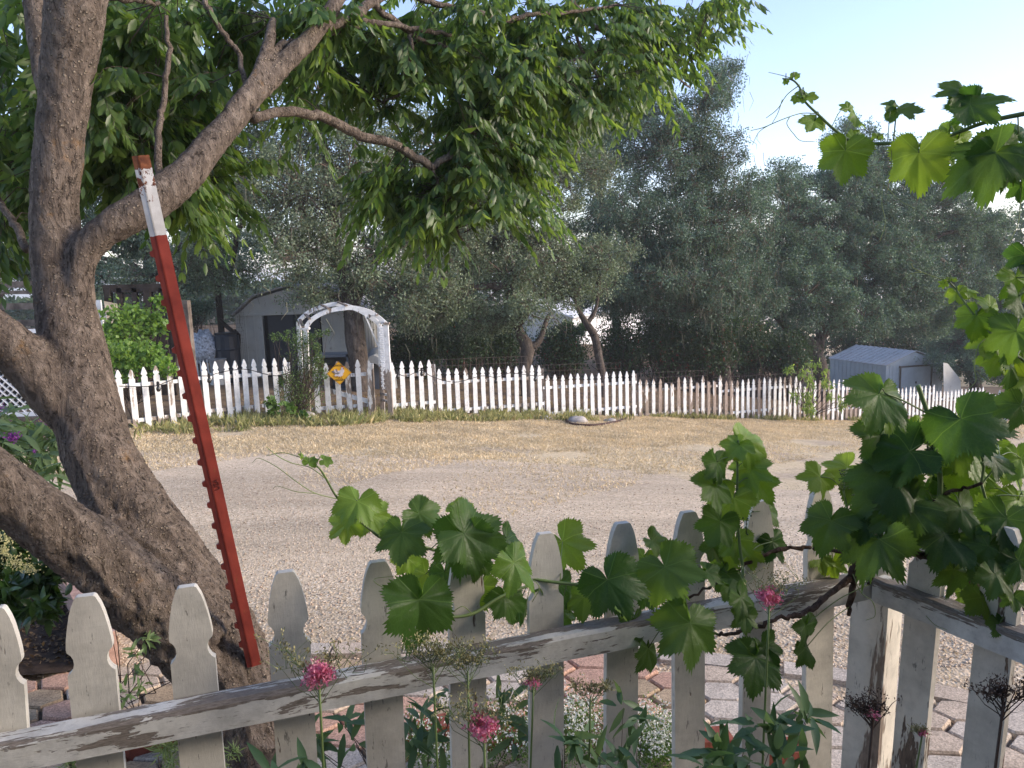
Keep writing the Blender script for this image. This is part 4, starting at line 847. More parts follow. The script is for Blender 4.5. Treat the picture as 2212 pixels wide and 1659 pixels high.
# ------------------------------------------------------------------ grapevines
_ctl = np.array([(0, 1.0), (7, .93), (8, .93), (17, .82), (25, .70), (33, .77), (48, .93), (57, .85), (70, .67), (80, .66), (103, .80), (120, .70), (140, .60), (158, .50), (170, .33), (180, .05)])
NA = 148
def grape_leaf(c, size, normal, tipdir, cup=.12, wave=.08, seed=0):
    """lobed toothed leaf; c = petiole point, tipdir towards the tip; returns V, UV, F"""
    n_ = unit(np.asarray(normal, float)); t = np.asarray(tipdir, float); t = unit(t - n_ * (t @ n_)); s = np.cross(n_, t); V, U = [np.asarray(c, float)], [(0, 0)]; rr = random.Random(seed)
    ph = rr.uniform(0, 6); asym = rr.uniform(.88, 1.12); fold = rr.uniform(-.25, .7); curl = rr.uniform(-.1, .8); ks = (.3, .62, .86, 1.); sk = rr.uniform(.75, 1.45); ctl = np.where(np.isin(_ctl[:, 0], (17, 25, 33, 70, 80)), 1 - (1 - _ctl[:, 1]) * sk - (1 - sk) * .12, _ctl[:, 1])
    for kr in ks:
        for i in range(NA):
            th_ = -180 + 360 * i / NA; a = abs(th_); r = np.interp(a, _ctl[:, 0], ctl) * (asym if th_ > 0 else 1)
            if kr == 1.: tt = (i * .5) % 1.0; r *= 1 + .07 * (1 if i % 2 == 0 else -.5) * (1 + .55 * math.sin(i * 1.7 + ph)) * (a < 168)
            if kr == .86: r = min(r, np.interp(a, _ctl[:, 0], ctl)) * .99
            x = math.sin(R(th_)) * r * kr; y = math.cos(R(th_)) * r * kr
            vein = min(abs(a - v_) for v_ in (0, 48, 100)); z = cup * (-(x * x) * .7 - curl * y * abs(y) * 1.6) + .045 * kr * min(vein, 20) / 20 * (1) + wave * kr * kr * math.sin(R(th_) * 3 + ph) * .9 + fold * abs(x) * .45 + .03 * math.sin(x * 17 + ph) * math.sin(y * 15) * kr + .06 * mnoise.noise((x * 3 + seed, y * 3, ph))
            V.append(c + (s * x + t * y + n_ * z) * size); U.append((x, -y))
    Fs = [(0, 1 + i, 1 + (i + 1) % NA, 0) for i in range(NA)]
    Fs = [(0, 1 + i, 1 + (i + 1) % NA) for i in range(NA)]
    for k in range(len(ks) - 1):
        Fs += [(1 + k * NA + i, 1 + (k + 1) * NA + i, 1 + (k + 1) * NA + (i + 1) % NA, 1 + k * NA + (i + 1) % NA) for i in range(NA)]
    return V, U, Fs
def vine(label, name, canes, stems, tendrils, leaves, clusters=(), base=None, young=()):
    b0 = W(*(canes or stems)[0][0][:3]); e = thing(name, label, 'grapevine', base if base is not None else b0)
    if canes:
        mb = MB()
        for L_ in canes: P, r = pxpath(L_, 7); mb.tube(P + rng.normal(size=P.shape) * .0025, r * (1 + .18 * rng.normal(size=len(r)).clip(-1, 1)), 8)
        mb.obj('cane', M['cane'], e, True)
    if stems:
        sm_ = MB(); pts = []
        for L_ in stems: P, r = pxpath(L_, 6); sm_.tube(P, r, 7); pts.append(P)
        for L_ in canes: pts.append(pxpath(L_, 7)[0])
    pts = np.vstack(pts); pm = MB()
    for yg in (0, 1):
        V, U, Fs = [], [], []
        for i, lf_ in enumerate(leaves):
            px, py, sz_, d, ang, tx, ty, y_ = lf_            # petiole-point pixel, full width px, depth, tip angle in the picture (0 = down, + = right), tilt x/y, young
            if y_ != yg: continue
            c = W(px, py, d); size = sz_ / 1.5 * d / F * (1.0 if sz_ < 95 else .93); view = unit(ray(px, py)); rt = np.array([1, 0, 0]); dn = np.array([0, -.1, -1.])
            tip = dn * math.cos(R(ang)) + rt * math.sin(R(ang)); jr = random.Random(i * 13 + int(py)); nrm = -view + rt * (tx * 1.5 + jr.uniform(-.4, .4)) + np.array([0, 0, 1]) * (ty * 1.7 + jr.uniform(-.15, .5))
            v, u, f = grape_leaf(c, size, nrm, tip, seed=i * 7 + int(px), cup=.5, wave=.15); b = len(V); V += [tuple(q) for q in v]; U += u; Fs += [tuple(k + b for k in g) for g in f]
            j = np.argmin(np.linalg.norm(pts - c, axis=1)); q = pts[j]
            if np.linalg.norm(q - c) < .28: m_ = (q + c) / 2 + (0, 0, .012); pm.tube(spline([q, m_, c], 4), .0013 if sz_ > 50 else .0008, 5)
        if V: link('foliage', mk('foliage', V, Fs, M['grapeyoung' if yg else 'grape'], True, uv=U), e)
    if stems:
        b_ = len(sm_.V); sm_.V += pm.V; sm_.F += [tuple(i + b_ for i in f) for f in pm.F]; sm_.M += pm.M; sm_.obj('stem', M['greenstem'], e, True)
    if tendrils:
        for L_ in tendrils: P, r = pxpath(L_, 7); MB().tube(P, r, 5).obj('tendril', M['tendril'], e, True)
    for cx, cy, d, rx, ry, n, br in clusters:
        mb = MB(); c0 = W(cx, cy - ry, d); mb.tube([c0, W(cx, cy + ry, d)], .0012, 5)
        for i in range(n):
            t = random.random(); a = random.random() * 6.28; q = W(cx + rx * math.cos(a) * random.random() ** .5, cy - ry + 2 * ry * t, d + random.uniform(-.02, .02)); m_ = W(cx, cy - ry + 2 * ry * max(0, t - .12), d); mb.tube([m_, q], .0006, 3); mb.ball(q, br * random.uniform(.7, 1.2), 6, 4)
        mb.obj('grape_cluster', M['grapeberry'], e, True)
    return e
D1, D2 = 1.72, 1.88
lv = [ # the run along the fence: petiole px,py, width, depth, tip angle, tiltx, tilty, young
    (772, 1082, 92, 1.66, -20, .3, .5, 1), (752, 1128, 80, 1.7, -50, -.2, .2, 1), (800, 1112, 88, 1.74, 20, .2, .1, 1), (868, 1150, 120, 1.68, 0, -.2, .35, 0), (905, 1108, 105, 1.75, 70, .1, .5, 0), (1002, 1152, 165, 1.66, 65, .1, .3, 0), (1000, 1160, 140, 1.68, -5, .2, .2, 0), (985, 1105, 60, 1.85, 120, 0, .2, 1), (1095, 1165, 88, 1.76, 30, .5, .4, 0),
    (905, 1295, 172, 1.60, -10, .1, .2, 0), (1110, 1215, 125, 1.64, 25, .9, .2, 1), (1040, 1265, 85, 1.85, 10, -.3, 0, 1), (920, 1240, 80, 1.88, -30, .2, 0, 1), (1035, 1210, 80, 1.8, -60, .4, .2, 0), (1090, 1290, 85, 1.82, 10, .5, 0, 0), (1120, 1315, 60, 1.9, 0, .8, 0, 0), (1215, 1170, 120, 1.95, 35, .1, .2, 1), (1210, 1265, 90, 1.92, 20, .3, 0, 0), (1262, 1290, 80, 1.9, 0, -.2, .1, 0), (1215, 1320, 70, 1.92, 10, .4, 0, 0),
    (1312, 1252, 140, 1.70, 25, -.1, .25, 0), (1345, 1312, 44, 1.68, 10, .6, 0, 1), (1410, 1168, 62, 1.88, 40, .3, .4, 0), (1435, 1225, 150, 1.74, 30, .0, .25, 0), (1400, 1270, 80, 1.85, -30, -.3, .1, 0), (1490, 1345, 160, 1.68, -5, .15, .1, 0), (1400, 1400, 95, 1.9, 20, .7, -.1, 0), (1390, 1205, 60, 1.95, -20, 0, .2, 1), (1525, 1235, 62, 1.82, 50, .3, .3, 0), (1540, 1180, 60, 1.95, 20, .5, 0, 0), (1575, 1268, 62, 1.85, 70, .2, .5, 0), (1370, 1340, 70, 1.9, 0, .4, 0, 0),
    (1012, 1240, 60, 1.9, -20, .2, .0, 0), (960, 1235, 70, 1.86, 10, -.3, .1, 0), (880, 1205, 60, 1.86, -40, .3, 0, 1), (1165, 1250, 55, 1.88, 0, .6, 0, 0), (1330, 1170, 0.1, 1.9, 0, 0, 0, 0), (1570, 1240, 70, 1.95, -30, 0, 0, 0)]
lv = [q for q in lv if q[2] > 1]
vine('grapevine running left along the foreground fence top, its pale curling tip over the gravel', 'grapevine', [[(1840, 1240, 1.98, 15), (1774, 1298, 1.86, 13), (1730, 1325, 1.84, 12), (1687, 1335, 1.82, 10), (1640, 1352, 1.82, 9), (1590, 1365, 1.84, 8), (1551, 1371, 1.9, 7)], [(1754, 1184, 2.06, 9), (1687, 1187, 2.02, 9), (1610, 1218, 1.98, 8), (1558, 1253, 1.96, 7), (1490, 1290, 1.92, 6)]],
     [[(1551, 1371, 1.9, 6), (1480, 1330, 1.88, 6), (1400, 1280, 1.86, 6), (1330, 1262, 1.84, 6), (1240, 1262, 1.86, 7), (1150, 1250, 1.86, 7), (1060, 1230, 1.82, 7), (960, 1195, 1.78, 7), (880, 1172, 1.74, 7), (830, 1165, 1.72, 6), (795, 1140, 1.7, 6), (755, 1105, 1.68, 6), (725, 1070, 1.66, 5), (705, 1035, 1.64, 4.5), (690, 1012, 1.62, 4), (668, 995, 1.61, 3), (640, 985, 1.6, 2)],
      [(1150, 1262, 1.84, 6), (1080, 1290, 1.8, 7), (1020, 1326, 1.76, 8), (960, 1330, 1.72, 6), (905, 1296, 1.62, 4)]],
     [[(705, 1035, 1.64, 2.4), (670, 1010, 1.6, 2), (630, 1000, 1.58, 2), (600, 985, 1.56, 2), (575, 965, 1.55, 1.4)], [(640, 985, 1.6, 2), (610, 978, 1.6, 1.6), (575, 985, 1.6, 1.3)], [(730, 1078, 1.66, 2.4), (680, 1065, 1.62, 2), (640, 1040, 1.6, 2), (600, 1010, 1.58, 1.8), (560, 990, 1.57, 1.3), (545, 1000, 1.57, 1)], [(680, 1066, 1.62, 2), (640, 1062, 1.6, 1.6), (600, 1050, 1.6, 1.2), (590, 1056, 1.6, 1)], [(860, 1255, 1.7, 2), (840, 1270, 1.66, 2), (815, 1262, 1.64, 2), (810, 1250, 1.65, 1.5), (850, 1245, 1.66, 1.5)], [(1150, 1300, 1.7, 2), (1165, 1270, 1.66, 2), (1150, 1255, 1.66, 2), (1140, 1290, 1.66, 2), (1130, 1350, 1.68, 1.5)], [(1020, 1326, 1.74, 2), (1000, 1310, 1.7, 2), (980, 1320, 1.7, 1.6)]],
     lv + [(668, 1000, 34, 1.6, 160, .3, .3, 1), (700, 994, 30, 1.6, 80, .2, .6, 1), (650, 985, 16, 1.6, 120, .2, .3, 1)], base=(*npt(10.2), .0))
lv = [(1597, 962, 70, 1.9, -40, .2, .4, 1), (1605, 955, 92, 1.92, 60, .1, .3, 1), (1548, 998, 82, 1.88, -10, .6, .2, 0), (1540, 1045, 100, 1.87, -10, .5, 0, 0), (1585, 1075, 110, 1.9, -20, .1, 0, 1), (1618, 1010, 95, 1.93, 10, -.1, .1, 1), (1632, 1040, 90, 1.93, 35, .3, 0, 1), (1555, 1125, 90, 1.89, -30, .2, .1, 0), (1590, 1165, 80, 1.93, 0, 0, 0, 1), (1655, 1105, 64, 2.05, 40, .3, .1, 0), (1668, 1170, 78, 2.03, 20, .5, .1, 0), (1570, 1200, 70, 1.96, -10, .1, 0, 1), (1620, 1190, 60, 1.98, 10, 0, 0, 1)]
vine('upright bright grapevine shoot rising above the ninth and tenth foreground pickets', 'grapevine_shoot', [], [[(1600, 1300, 1.9, 7), (1605, 1240, 1.91, 7), (1598, 1180, 1.91, 6.5), (1592, 1100, 1.91, 6), (1593, 1020, 1.91, 5), (1592, 960, 1.91, 4)]], [], lv, [(1612, 1120, 1.93, 16, 35, 26, .0028)])
lv = [(1772, 1030, 80, 1.95, -45, .3, .2, 1), (1795, 1125, 120, 1.86, -20, 0, .2, 0), (1830, 1010, 95, 2.02, -60, .1, .3, 1), (1850, 1045, 100, 1.98, 50, -.2, .5, 0), (1898, 850, 150, 1.84, -25, .2, .3, 0), (1912, 880, 110, 1.86, 35, .5, .2, 1), (1900, 940, 130, 1.9, -10, .6, .1, 0), (1965, 975, 150, 1.86, -75, .1, .3, 0), (1930, 1035, 165, 1.85, -50, .1, .25, 0), (1960, 1090, 155, 1.84, -60, .1, .3, 0), (1900, 1165, 165, 1.82, -20, .0, .2, 0), (1872, 1130, 95, 1.85, -70, 0, .3, 0),
      (2075, 905, 170, 1.80, 30, -.2, .35, 0), (2060, 945, 130, 1.88, -40, .2, .2, 0), (2090, 975, 150, 1.9, 45, .4, .2, 1), (2052, 1005, 150, 1.92, 10, .0, .1, 1), (2140, 985, 90, 1.78, 35, .8, .2, 0), (1995, 1060, 110, 1.9, -10, .2, .1, 0), (2020, 1120, 120, 1.86, -30, .1, .2, 0), (2075, 1095, 120, 1.84, 0, .3, .1, 0), (2040, 1155, 140, 1.82, 15, .1, .2, 0), (2095, 1160, 100, 1.86, -20, .2, .1, 0), (2135, 1180, 120, 1.78, -25, .1, .2, 0), (2175, 1120, 130, 1.80, -10, .2, .25, 0), (2120, 1060, 95, 1.95, -20, .3, 0, 1),
      (2175, 1000, 95, 2.0, 20, .2, 0, 1), (2150, 960, 60, 2.0, -40, .2, .2, 1), (2205, 990, 110, 1.9, 10, .4, 0, 1), (2200, 1080, 90, 1.9, -10, .4, 0, 1), (2065, 1120, 90, 1.98, 10, .2, 0, 1), (2110, 1130, 90, 1.98, 0, .3, 0, 1), (2150, 1240, 100, 1.74, 10, .3, .1, 0), (2120, 1290, 95, 1.84, -10, .6, 0, 0), (2095, 1270, 90, 1.95, 0, .3, 0, 1), (2060, 1230, 90, 1.84, -10, .4, .1, 0), (2200, 1210, 100, 1.75, 20, .2, .2, 0), (2190, 1290, 60, 1.74, 0, .3, .1, 0), (1990, 920, 60, 1.9, -20, .5, .2, 1), (2105, 1240, 80, 1.98, 0, .1, 0, 1), (2015, 1075, 80, 2.0, 0, .1, 0, 1),
      (1740, 1350, 85, 1.84, 5, .9, 0, 0), (1740, 1400, 70, 1.84, 10, .8, 0, 0), (1632, 1420, 130, 1.78, -20, .2, .1, 0), (1650, 1395, 80, 1.8, 20, .3, 0, 0), (1600, 1290, 85, 1.76, 20, .4, .2, 0), (1610, 1330, 65, 1.75, -10, .3, .2, 0), (1770, 1200, 60, 2.1, 0, .3, .1, 1), (1830, 1180, 70, 2.12, 0, .2, 0, 1), (1800, 1215, 60, 2.1, 10, .1, 0, 1), (2160, 1345, 60, 1.8, 0, .4, 0, 0)]
vine('old woody grapevine covering the foreground corner post with large dark leaves', 'grapevine',
     [[(1835, 1330, 2.0, 10), (1842, 1260, 1.97, 16), (1856, 1215, 1.95, 22), (1900, 1195, 1.93, 22), (1960, 1190, 1.93, 18), (2010, 1200, 1.90, 18), (2069, 1198, 1.86, 16), (2130, 1215, 1.84, 13), (2230, 1260, 1.78, 11)], [(1856, 1215, 1.95, 14), (1845, 1165, 1.93, 10), (1822, 1130, 1.92, 7)], [(1856, 1200, 1.97, 12), (1800, 1188, 2.04, 9), (1754, 1184, 2.06, 9)], [(2018, 1205, 1.9, 14), (1992, 1160, 1.9, 13), (1972, 1130, 1.9, 10), (1965, 1125, 1.9, 8), (2010, 1090, 1.88, 9), (2060, 1060, 1.86, 8), (2120, 1045, 1.84, 6)], [(1872, 1215, 1.93, 9), (1880, 1245, 1.92, 9), (1878, 1262, 1.92, 6)], [(2060, 1165, 1.95, 10), (2010, 1140, 1.95, 9), (1975, 1118, 1.95, 6)], [(2080, 1250, 1.88, 14), (2150, 1290, 1.86, 12), (2230, 1330, 1.8, 10)]],
     [[(1998, 1150, 1.88, 11), (2028, 1080, 1.87, 11), (2030, 1020, 1.87, 11), (2020, 965, 1.86, 10), (2006, 900, 1.86, 10), (1993, 862, 1.86, 10), (1983, 832, 1.86, 10)], [(2120, 1045, 1.84, 6), (2125, 1000, 1.84, 6), (2110, 960, 1.84, 5), (2095, 930, 1.84, 4)], [(2120, 1045, 1.84, 6), (2135, 1100, 1.84, 6), (2145, 1150, 1.84, 6)], [(2120, 1045, 1.84, 4), (2145, 1015, 1.84, 4), (2160, 985, 1.84, 3)], [(2125, 1085, 1.84, 4), (2160, 1070, 1.84, 3.5), (2210, 1072, 1.84, 3)], [(1840, 1190, 1.95, 5), (1832, 1110, 1.96, 5), (1822, 1060, 1.96, 4)], [(2003, 893, 1.86, 4), (1950, 865, 1.85, 4), (1912, 850, 1.84, 4)], [(2003, 893, 1.86, 4), (2035, 880, 1.84, 4), (2070, 905, 1.82, 4)]],
     [[(1842, 1240, 1.9, 2), (1860, 1280, 1.88, 2), (1885, 1300, 1.88, 2), (1890, 1330, 1.88, 1.5), (1870, 1340, 1.88, 1.2)], [(2000, 1330, 1.85, 1.5), (2020, 1350, 1.84, 1.5), (2045, 1360, 1.83, 1.2)]],
     lv, [(2022, 930, 1.88, 26, 30, 30, .0045), (2010, 985, 1.88, 22, 26, 24, .0045), (1852, 1080, 1.96, 16, 60, 40, .0028), (1835, 1040, 1.98, 26, 28, 60, .0022)], base=(*(corner + (.02, -.05)), 0))
# pale dead leaf curls and the two shoots hanging in from the right
lv = [(1716, 166, 24, 1.42, 170, .1, .3, 1), (1741, 210, 38, 1.42, 70, .2, .5, 1), (1738, 203, 28, 1.42, 190, .3, .4, 1), (1720, 212, 22, 1.42, -20, .1, .2, 1), (1698, 175, 14, 1.42, -30, 0, 0, 1), (1760, 262, 64, 1.42, -35, .2, .3, 1), (1848, 250, 50, 1.44, 30, .8, .4, 1), (1832, 235, 32, 1.44, 170, .5, .3, 1), (1826, 325, 112, 1.40, -10, .1, .1, 1), (1850, 300, 70, 1.43, 30, .3, .2, 1), (1938, 240, 80, 1.42, 60, .3, .7, 0), (1925, 230, 40, 1.42, 200, .6, .3, 0), (1985, 330, 130, 1.38, -5, .1, .1, 1), (2020, 315, 95, 1.40, 40, .3, .3, 1),
      (2085, 205, 100, 1.38, 200, .5, .5, 0), (2095, 225, 130, 1.36, 70, .2, .5, 0), (2110, 220, 95, 1.38, -25, .5, .0, 0), (2150, 330, 170, 1.32, -70, .1, .2, 0), (2155, 330, 130, 1.33, 10, .2, .2, 0), (2190, 345, 110, 1.34, 40, .3, .1, 0), (2050, 285, 60, 1.42, 200, .2, .2, 1), (2200, 290, 80, 1.36, 160, .3, .2, 0), (2070, 300, 60, 1.42, 60, .3, .3, 1), (1895, 297, 26, 1.43, 170, 0, .2, 1), (2110, 380, 50, 1.42, 20, .2, .1, 1), (2205, 400, 60, 1.36, 0, .2, .1, 0)]
vine('long grapevine shoot with large and tiny leaves against the sky at upper right', 'grapevine_shoot', [], [[(2330, 225, 1.3, 11), (2212, 246, 1.34, 11), (2130, 264, 1.36, 9), (2060, 290, 1.38, 8), (2000, 312, 1.40, 8), (1930, 310, 1.41, 7.5), (1852, 308, 1.42, 7), (1810, 286, 1.42, 6.5), (1770, 250, 1.42, 6), (1737, 217, 1.42, 5), (1728, 190, 1.42, 4.5), (1712, 173, 1.42, 4), (1690, 170, 1.42, 3)], [(2330, 300, 1.3, 5), (2212, 360, 1.34, 5), (2160, 345, 1.34, 4)]],
     [[(1728, 183, 1.42, 2.4), (1700, 205, 1.42, 2), (1680, 235, 1.42, 1.8), (1655, 255, 1.42, 1.4)], [(1690, 215, 1.42, 2), (1680, 245, 1.42, 1.6), (1667, 268, 1.42, 1.3)], [(1765, 245, 1.42, 2.4), (1730, 245, 1.41, 2), (1690, 258, 1.4, 2), (1650, 275, 1.4, 1.8), (1622, 282, 1.4, 1.3)], [(1665, 268, 1.4, 1.8), (1640, 285, 1.4, 1.5), (1625, 313, 1.4, 1.2)], [(1706, 252, 1.41, 2), (1700, 268, 1.41, 1.8), (1715, 290, 1.41, 1.6), (1730, 304, 1.41, 1.4), (1760, 306, 1.41, 1.2)], [(1713, 170, 1.42, 2), (1690, 163, 1.42, 1.6), (1660, 156, 1.42, 1.2)],
      [(1925, 312, 1.41, 2), (1925, 360, 1.41, 2), (1908, 400, 1.41, 1.8), (1905, 440, 1.41, 1.6), (1912, 480, 1.41, 1.5), (1900, 522, 1.41, 1.3)], [(1907, 395, 1.41, 1.6), (1940, 430, 1.41, 1.4), (1975, 450, 1.41, 1.2)], [(2212, 360, 1.36, 2), (2205, 420, 1.36, 2), (2200, 480, 1.36, 1.8), (2180, 525, 1.36, 1.4)]], lv, base=W(2330, 225, 1.3))
lv = [(2040, 612, 20, 1.5, -60, 0, 0, 1), (2055, 605, 22, 1.5, 180, 0, .2, 1), (2065, 632, 42, 1.5, 20, .2, .3, 1), (2090, 630, 36, 1.5, 80, .3, .6, 1), (2110, 682, 78, 1.48, -15, 0, 0, 1), (2140, 665, 60, 1.48, 150, .7, .2, 1), (2140, 730, 85, 1.48, -20, .2, .1, 1), (2160, 770, 80, 1.48, -30, .1, 0, 1), (2195, 600, 95, 1.46, 10, .2, .1, 1), (2200, 640, 80, 1.44, -20, .8, .1, 0), (2195, 715, 125, 1.42, -20, .1, .1, 0), (2180, 790, 95, 1.44, 10, .8, .1, 0), (2210, 770, 80, 1.48, 0, .2, 0, 1), (2205, 875, 90, 1.42, -20, .2, .1, 0), (2222, 820, 90, 1.45, -20, .2, .1, 1), (2215, 550, 80, 1.46, 0, .2, .1, 0)]
vine('backlit yellow-green grapevine shoot reaching in from the right edge above the corner', 'grapevine_shoot', [], [[(2330, 900, 1.4, 7), (2260, 820, 1.42, 6), (2212, 780, 1.44, 6), (2170, 745, 1.46, 5.5), (2120, 700, 1.48, 5), (2085, 655, 1.49, 4.5), (2065, 625, 1.5, 4), (2050, 608, 1.5, 3)], [(2280, 600, 1.42, 4), (2230, 640, 1.44, 4), (2190, 720, 1.46, 4), (2150, 720, 1.47, 3)]],
     [[(2050, 608, 1.5, 3), (2010, 595, 1.5, 2.4), (1975, 580, 1.5, 2), (1968, 568, 1.5, 1.4)], [(1990, 588, 1.5, 2), (1965, 592, 1.5, 1.6), (1948, 605, 1.5, 1.2)], [(2048, 622, 1.5, 2), (2040, 640, 1.5, 1.6), (2037, 658, 1.5, 1.2)], [(2085, 658, 1.49, 2), (2050, 660, 1.49, 1.8), (2017, 650, 1.49, 1.4)], [(2060, 662, 1.49, 2), (2055, 690, 1.49, 1.6), (2036, 697, 1.49, 1.3), (2028, 690, 1.49, 1)], [(2056, 690, 1.49, 1.6), (2050, 715, 1.49, 1.4), (2037, 730, 1.49, 1.1)], [(2150, 720, 1.47, 2.4), (2115, 745, 1.46, 2.4), (2105, 790, 1.46, 2.2), (2108, 822, 1.46, 2), (2092, 842, 1.46, 1.8), (2098, 848, 1.46, 1.2)], [(2108, 800, 1.46, 2), (2130, 820, 1.46, 2), (2160, 830, 1.46, 1.8), (2200, 815, 1.46, 1.6)]], lv, base=W(2330, 900, 1.4))

# ------------------------------------------------------------------ oaks
def oak(label, limbs, crown, leafm, dens=1., cat_='oak tree', group='oaks behind the fence', name='oak_tree', moss=0, lsz=.062, sparse=1.):
    """limbs: pixel paths (px,py,d,w); crown: ellipses (px,py,rx,ry,d,rd)"""
    base = W(*limbs[0][0][:3]); base[2] = float(gz(base[0], base[1])); e = thing(name, label, cat_, base, group)
    mb = MB(); ends = []
    for i, L_ in enumerate(limbs):
        P, r = pxpath(L_, 4)
        if i == 0: P = np.vstack([[P[0][0], P[0][1], base[2] - .2], P]); r = np.concatenate([[r[0] * 1.35], r])
        P = P + np.array([[mnoise.noise((p[0] * 1.5, p[2] * 1.5, 1.)) * .06, 0, 0] for p in P]); mb.tube(P, r, 9); ends.append(P[-1])
    ends = np.array(ends); lim = np.array([W(*q[:3]) for L_ in limbs for q in L_[1:]])
    C, Rr, Dd = [], [], []
    for px, py, rx, ry, d, rd in crown:
        c = W(px, py, d); k = d / F; vol = rx * k * ry * k * rd; n = max(5, int(30 * (rx * k * ry * k) ** .9 * dens))
        u = rdir(n) * (rng.random(n)[:, None] ** .38); pts = c + u * np.array([rx * k, rd, ry * k]); C.append(pts); Rr.append(rng.uniform(.24, .5, n)); Dd.append(np.tile(c, (n, 1)))
        q = lim[np.argmin(np.linalg.norm(lim - c, axis=1))]; L = np.linalg.norm(c - q)
        mid = (c + q) / 2 + np.array([0, 0, .12 * L]); P = spline(np.array([q, mid, c]), 5); P += rng.normal(size=P.shape) * .03; mb.tube(P, np.linspace(.07, .035, len(P)) * (1 + .08 * L), 6)
    C = np.vstack(C); Rr = np.concatenate(Rr); Dd = np.vstack(Dd); nC = len(C)
    # sub-branches to the clumps
    q = Dd + (C - Dd) * .15; v1, f1 = twigs(q, C, .022, -.05)
    # twigs within clumps
    kt = 11; A = np.repeat(C, kt, 0); B = A + rdir(nC * kt) * np.repeat(Rr, kt)[:, None] * rng.uniform(.6, 1.35, (nC * kt, 1)); v2, f2 = twigs(A, B, .0065)
    # leaves: tufts sitting on and around the twig ends
    nt_ = int(30 * sparse); T = np.repeat(C, nt_, 0) + rdir(nC * nt_) * (rng.random((nC * nt_, 1)) ** .45) * np.repeat(Rr, nt_)[:, None] * np.array([1.15, 1.15, .85])
    kl = 11; P = np.repeat(T, kl, 0) + rng.normal(size=(len(T) * kl, 3)) * .05
    D = unit(P - np.repeat(T, kl, 0)) + rng.normal(size=P.shape) * .4; Nn = rng.normal(size=P.shape) + np.array([0, 0, .9])
    V, Fq = quads(P, rng.uniform(.7, 1.3, len(P)) * lsz, lsz * .62, D, Nn)
    link('foliage', mk('foliage', V, Fq, leafm), e)
    mb.obj('trunk', M['oakbark'], e, True)
    vv, ff = cat((v1, f1), (v2, f2)); link('branches', mk('branches', vv, ff, M['deadtwig']), e)
    if moss:
        n = moss; A = C[rng.integers(0, nC, n)] + rng.normal(size=(n, 3)) * .35; B = A + np.array([0, 0, -1.]) * rng.uniform(.15, .55, (n, 1)) + rng.normal(size=(n, 3)) * .07
        v3, f3 = twigs(A, B, .009); link('hanging_lichen', mk('lichen', v3, f3, M['moss']), e)
    return e
OAK = oak
oak('big grey-green oak whose thick trunk stands right behind the garden arch', [
    [(785, 860, 17, 44), (775, 800, 17, 42), (768, 720, 17, 44), (752, 650, 17, 36), (737, 580, 17, 30), (720, 480, 17, 26), (700, 360, 17, 18)],
    [(757, 670, 17, 24), (790, 600, 17, 20), (840, 520, 17.3, 14), (860, 430, 17.5, 9)],
    [(737, 580, 17, 18), (640, 520, 16.6, 14), (540, 450, 16.4, 9)]],
    [(640, 420, 150, 130, 16.6, 1.6), (430, 545, 110, 60, 17.5, 1.3), (500, 590, 60, 35, 19, .9), (760, 380, 120, 140, 17, 1.6), (820, 540, 110, 90, 17, 1.3), (640, 550, 100, 60, 16.2, 1.2), (700, 220, 170, 120, 17, 1.6), (480, 330, 150, 130, 17.5, 1.5), (690, 640, 60, 30, 16.6, .7), (860, 630, 110, 60, 16.8, 1.), (900, 450, 90, 90, 17.5, 1.2), (330, 600, 90, 40, 17, .8), (960, 600, 60, 50, 17.5, .8)],
    M['oakleaf'], 1., moss=900)
oak('grey-green oak with a forked trunk behind the thirteen-picket panel', [
    [(1140, 850, 18.5, 28), (1134, 800, 18.5, 27), (1140, 750, 18.5, 30), (1122, 710, 18.5, 18), (1112, 620, 18.5, 14), (1100, 520, 18.5, 10)],
    [(1140, 752, 18.5, 18), (1166, 735, 18.5, 14), (1185, 680, 18.6, 9)]],
    [(1100, 600, 110, 80, 18.5, 1.2), (980, 520, 130, 110, 18.5, 1.3), (1090, 430, 130, 120, 19, 1.5), (960, 330, 140, 120, 19, 1.5), (1210, 350, 120, 120, 19, 1.4), (1140, 680, 60, 45, 18.2, .6), (970, 660, 60, 50, 18, .6), (1200, 200, 150, 100, 20, 1.5), (1180, 560, 80, 80, 19.5, 1.), (900, 680, 50, 40, 18, .6), (1040, 690, 60, 30, 19, .6), (1090, 520, 140, 60, 20, 1.2)],
    M['oakleaf'], 1., moss=300)
oak('small crooked oak with a light crown in front of the long white building', [
    [(1303, 850, 20, 17), (1300, 798, 20, 17), (1288, 736, 20, 18), (1266, 697, 20, 15), (1249, 666, 20, 9), (1240, 640, 20, 6)],
    [(1268, 700, 20, 11), (1283, 672, 20, 9), (1290, 640, 20, 6)]],
    [(1240, 600, 90, 50, 20, .9), (1300, 560, 80, 50, 20.4, .9), (1225, 640, 45, 25, 19.6, .5)], M['oakleaf'], .9, lsz=.06)
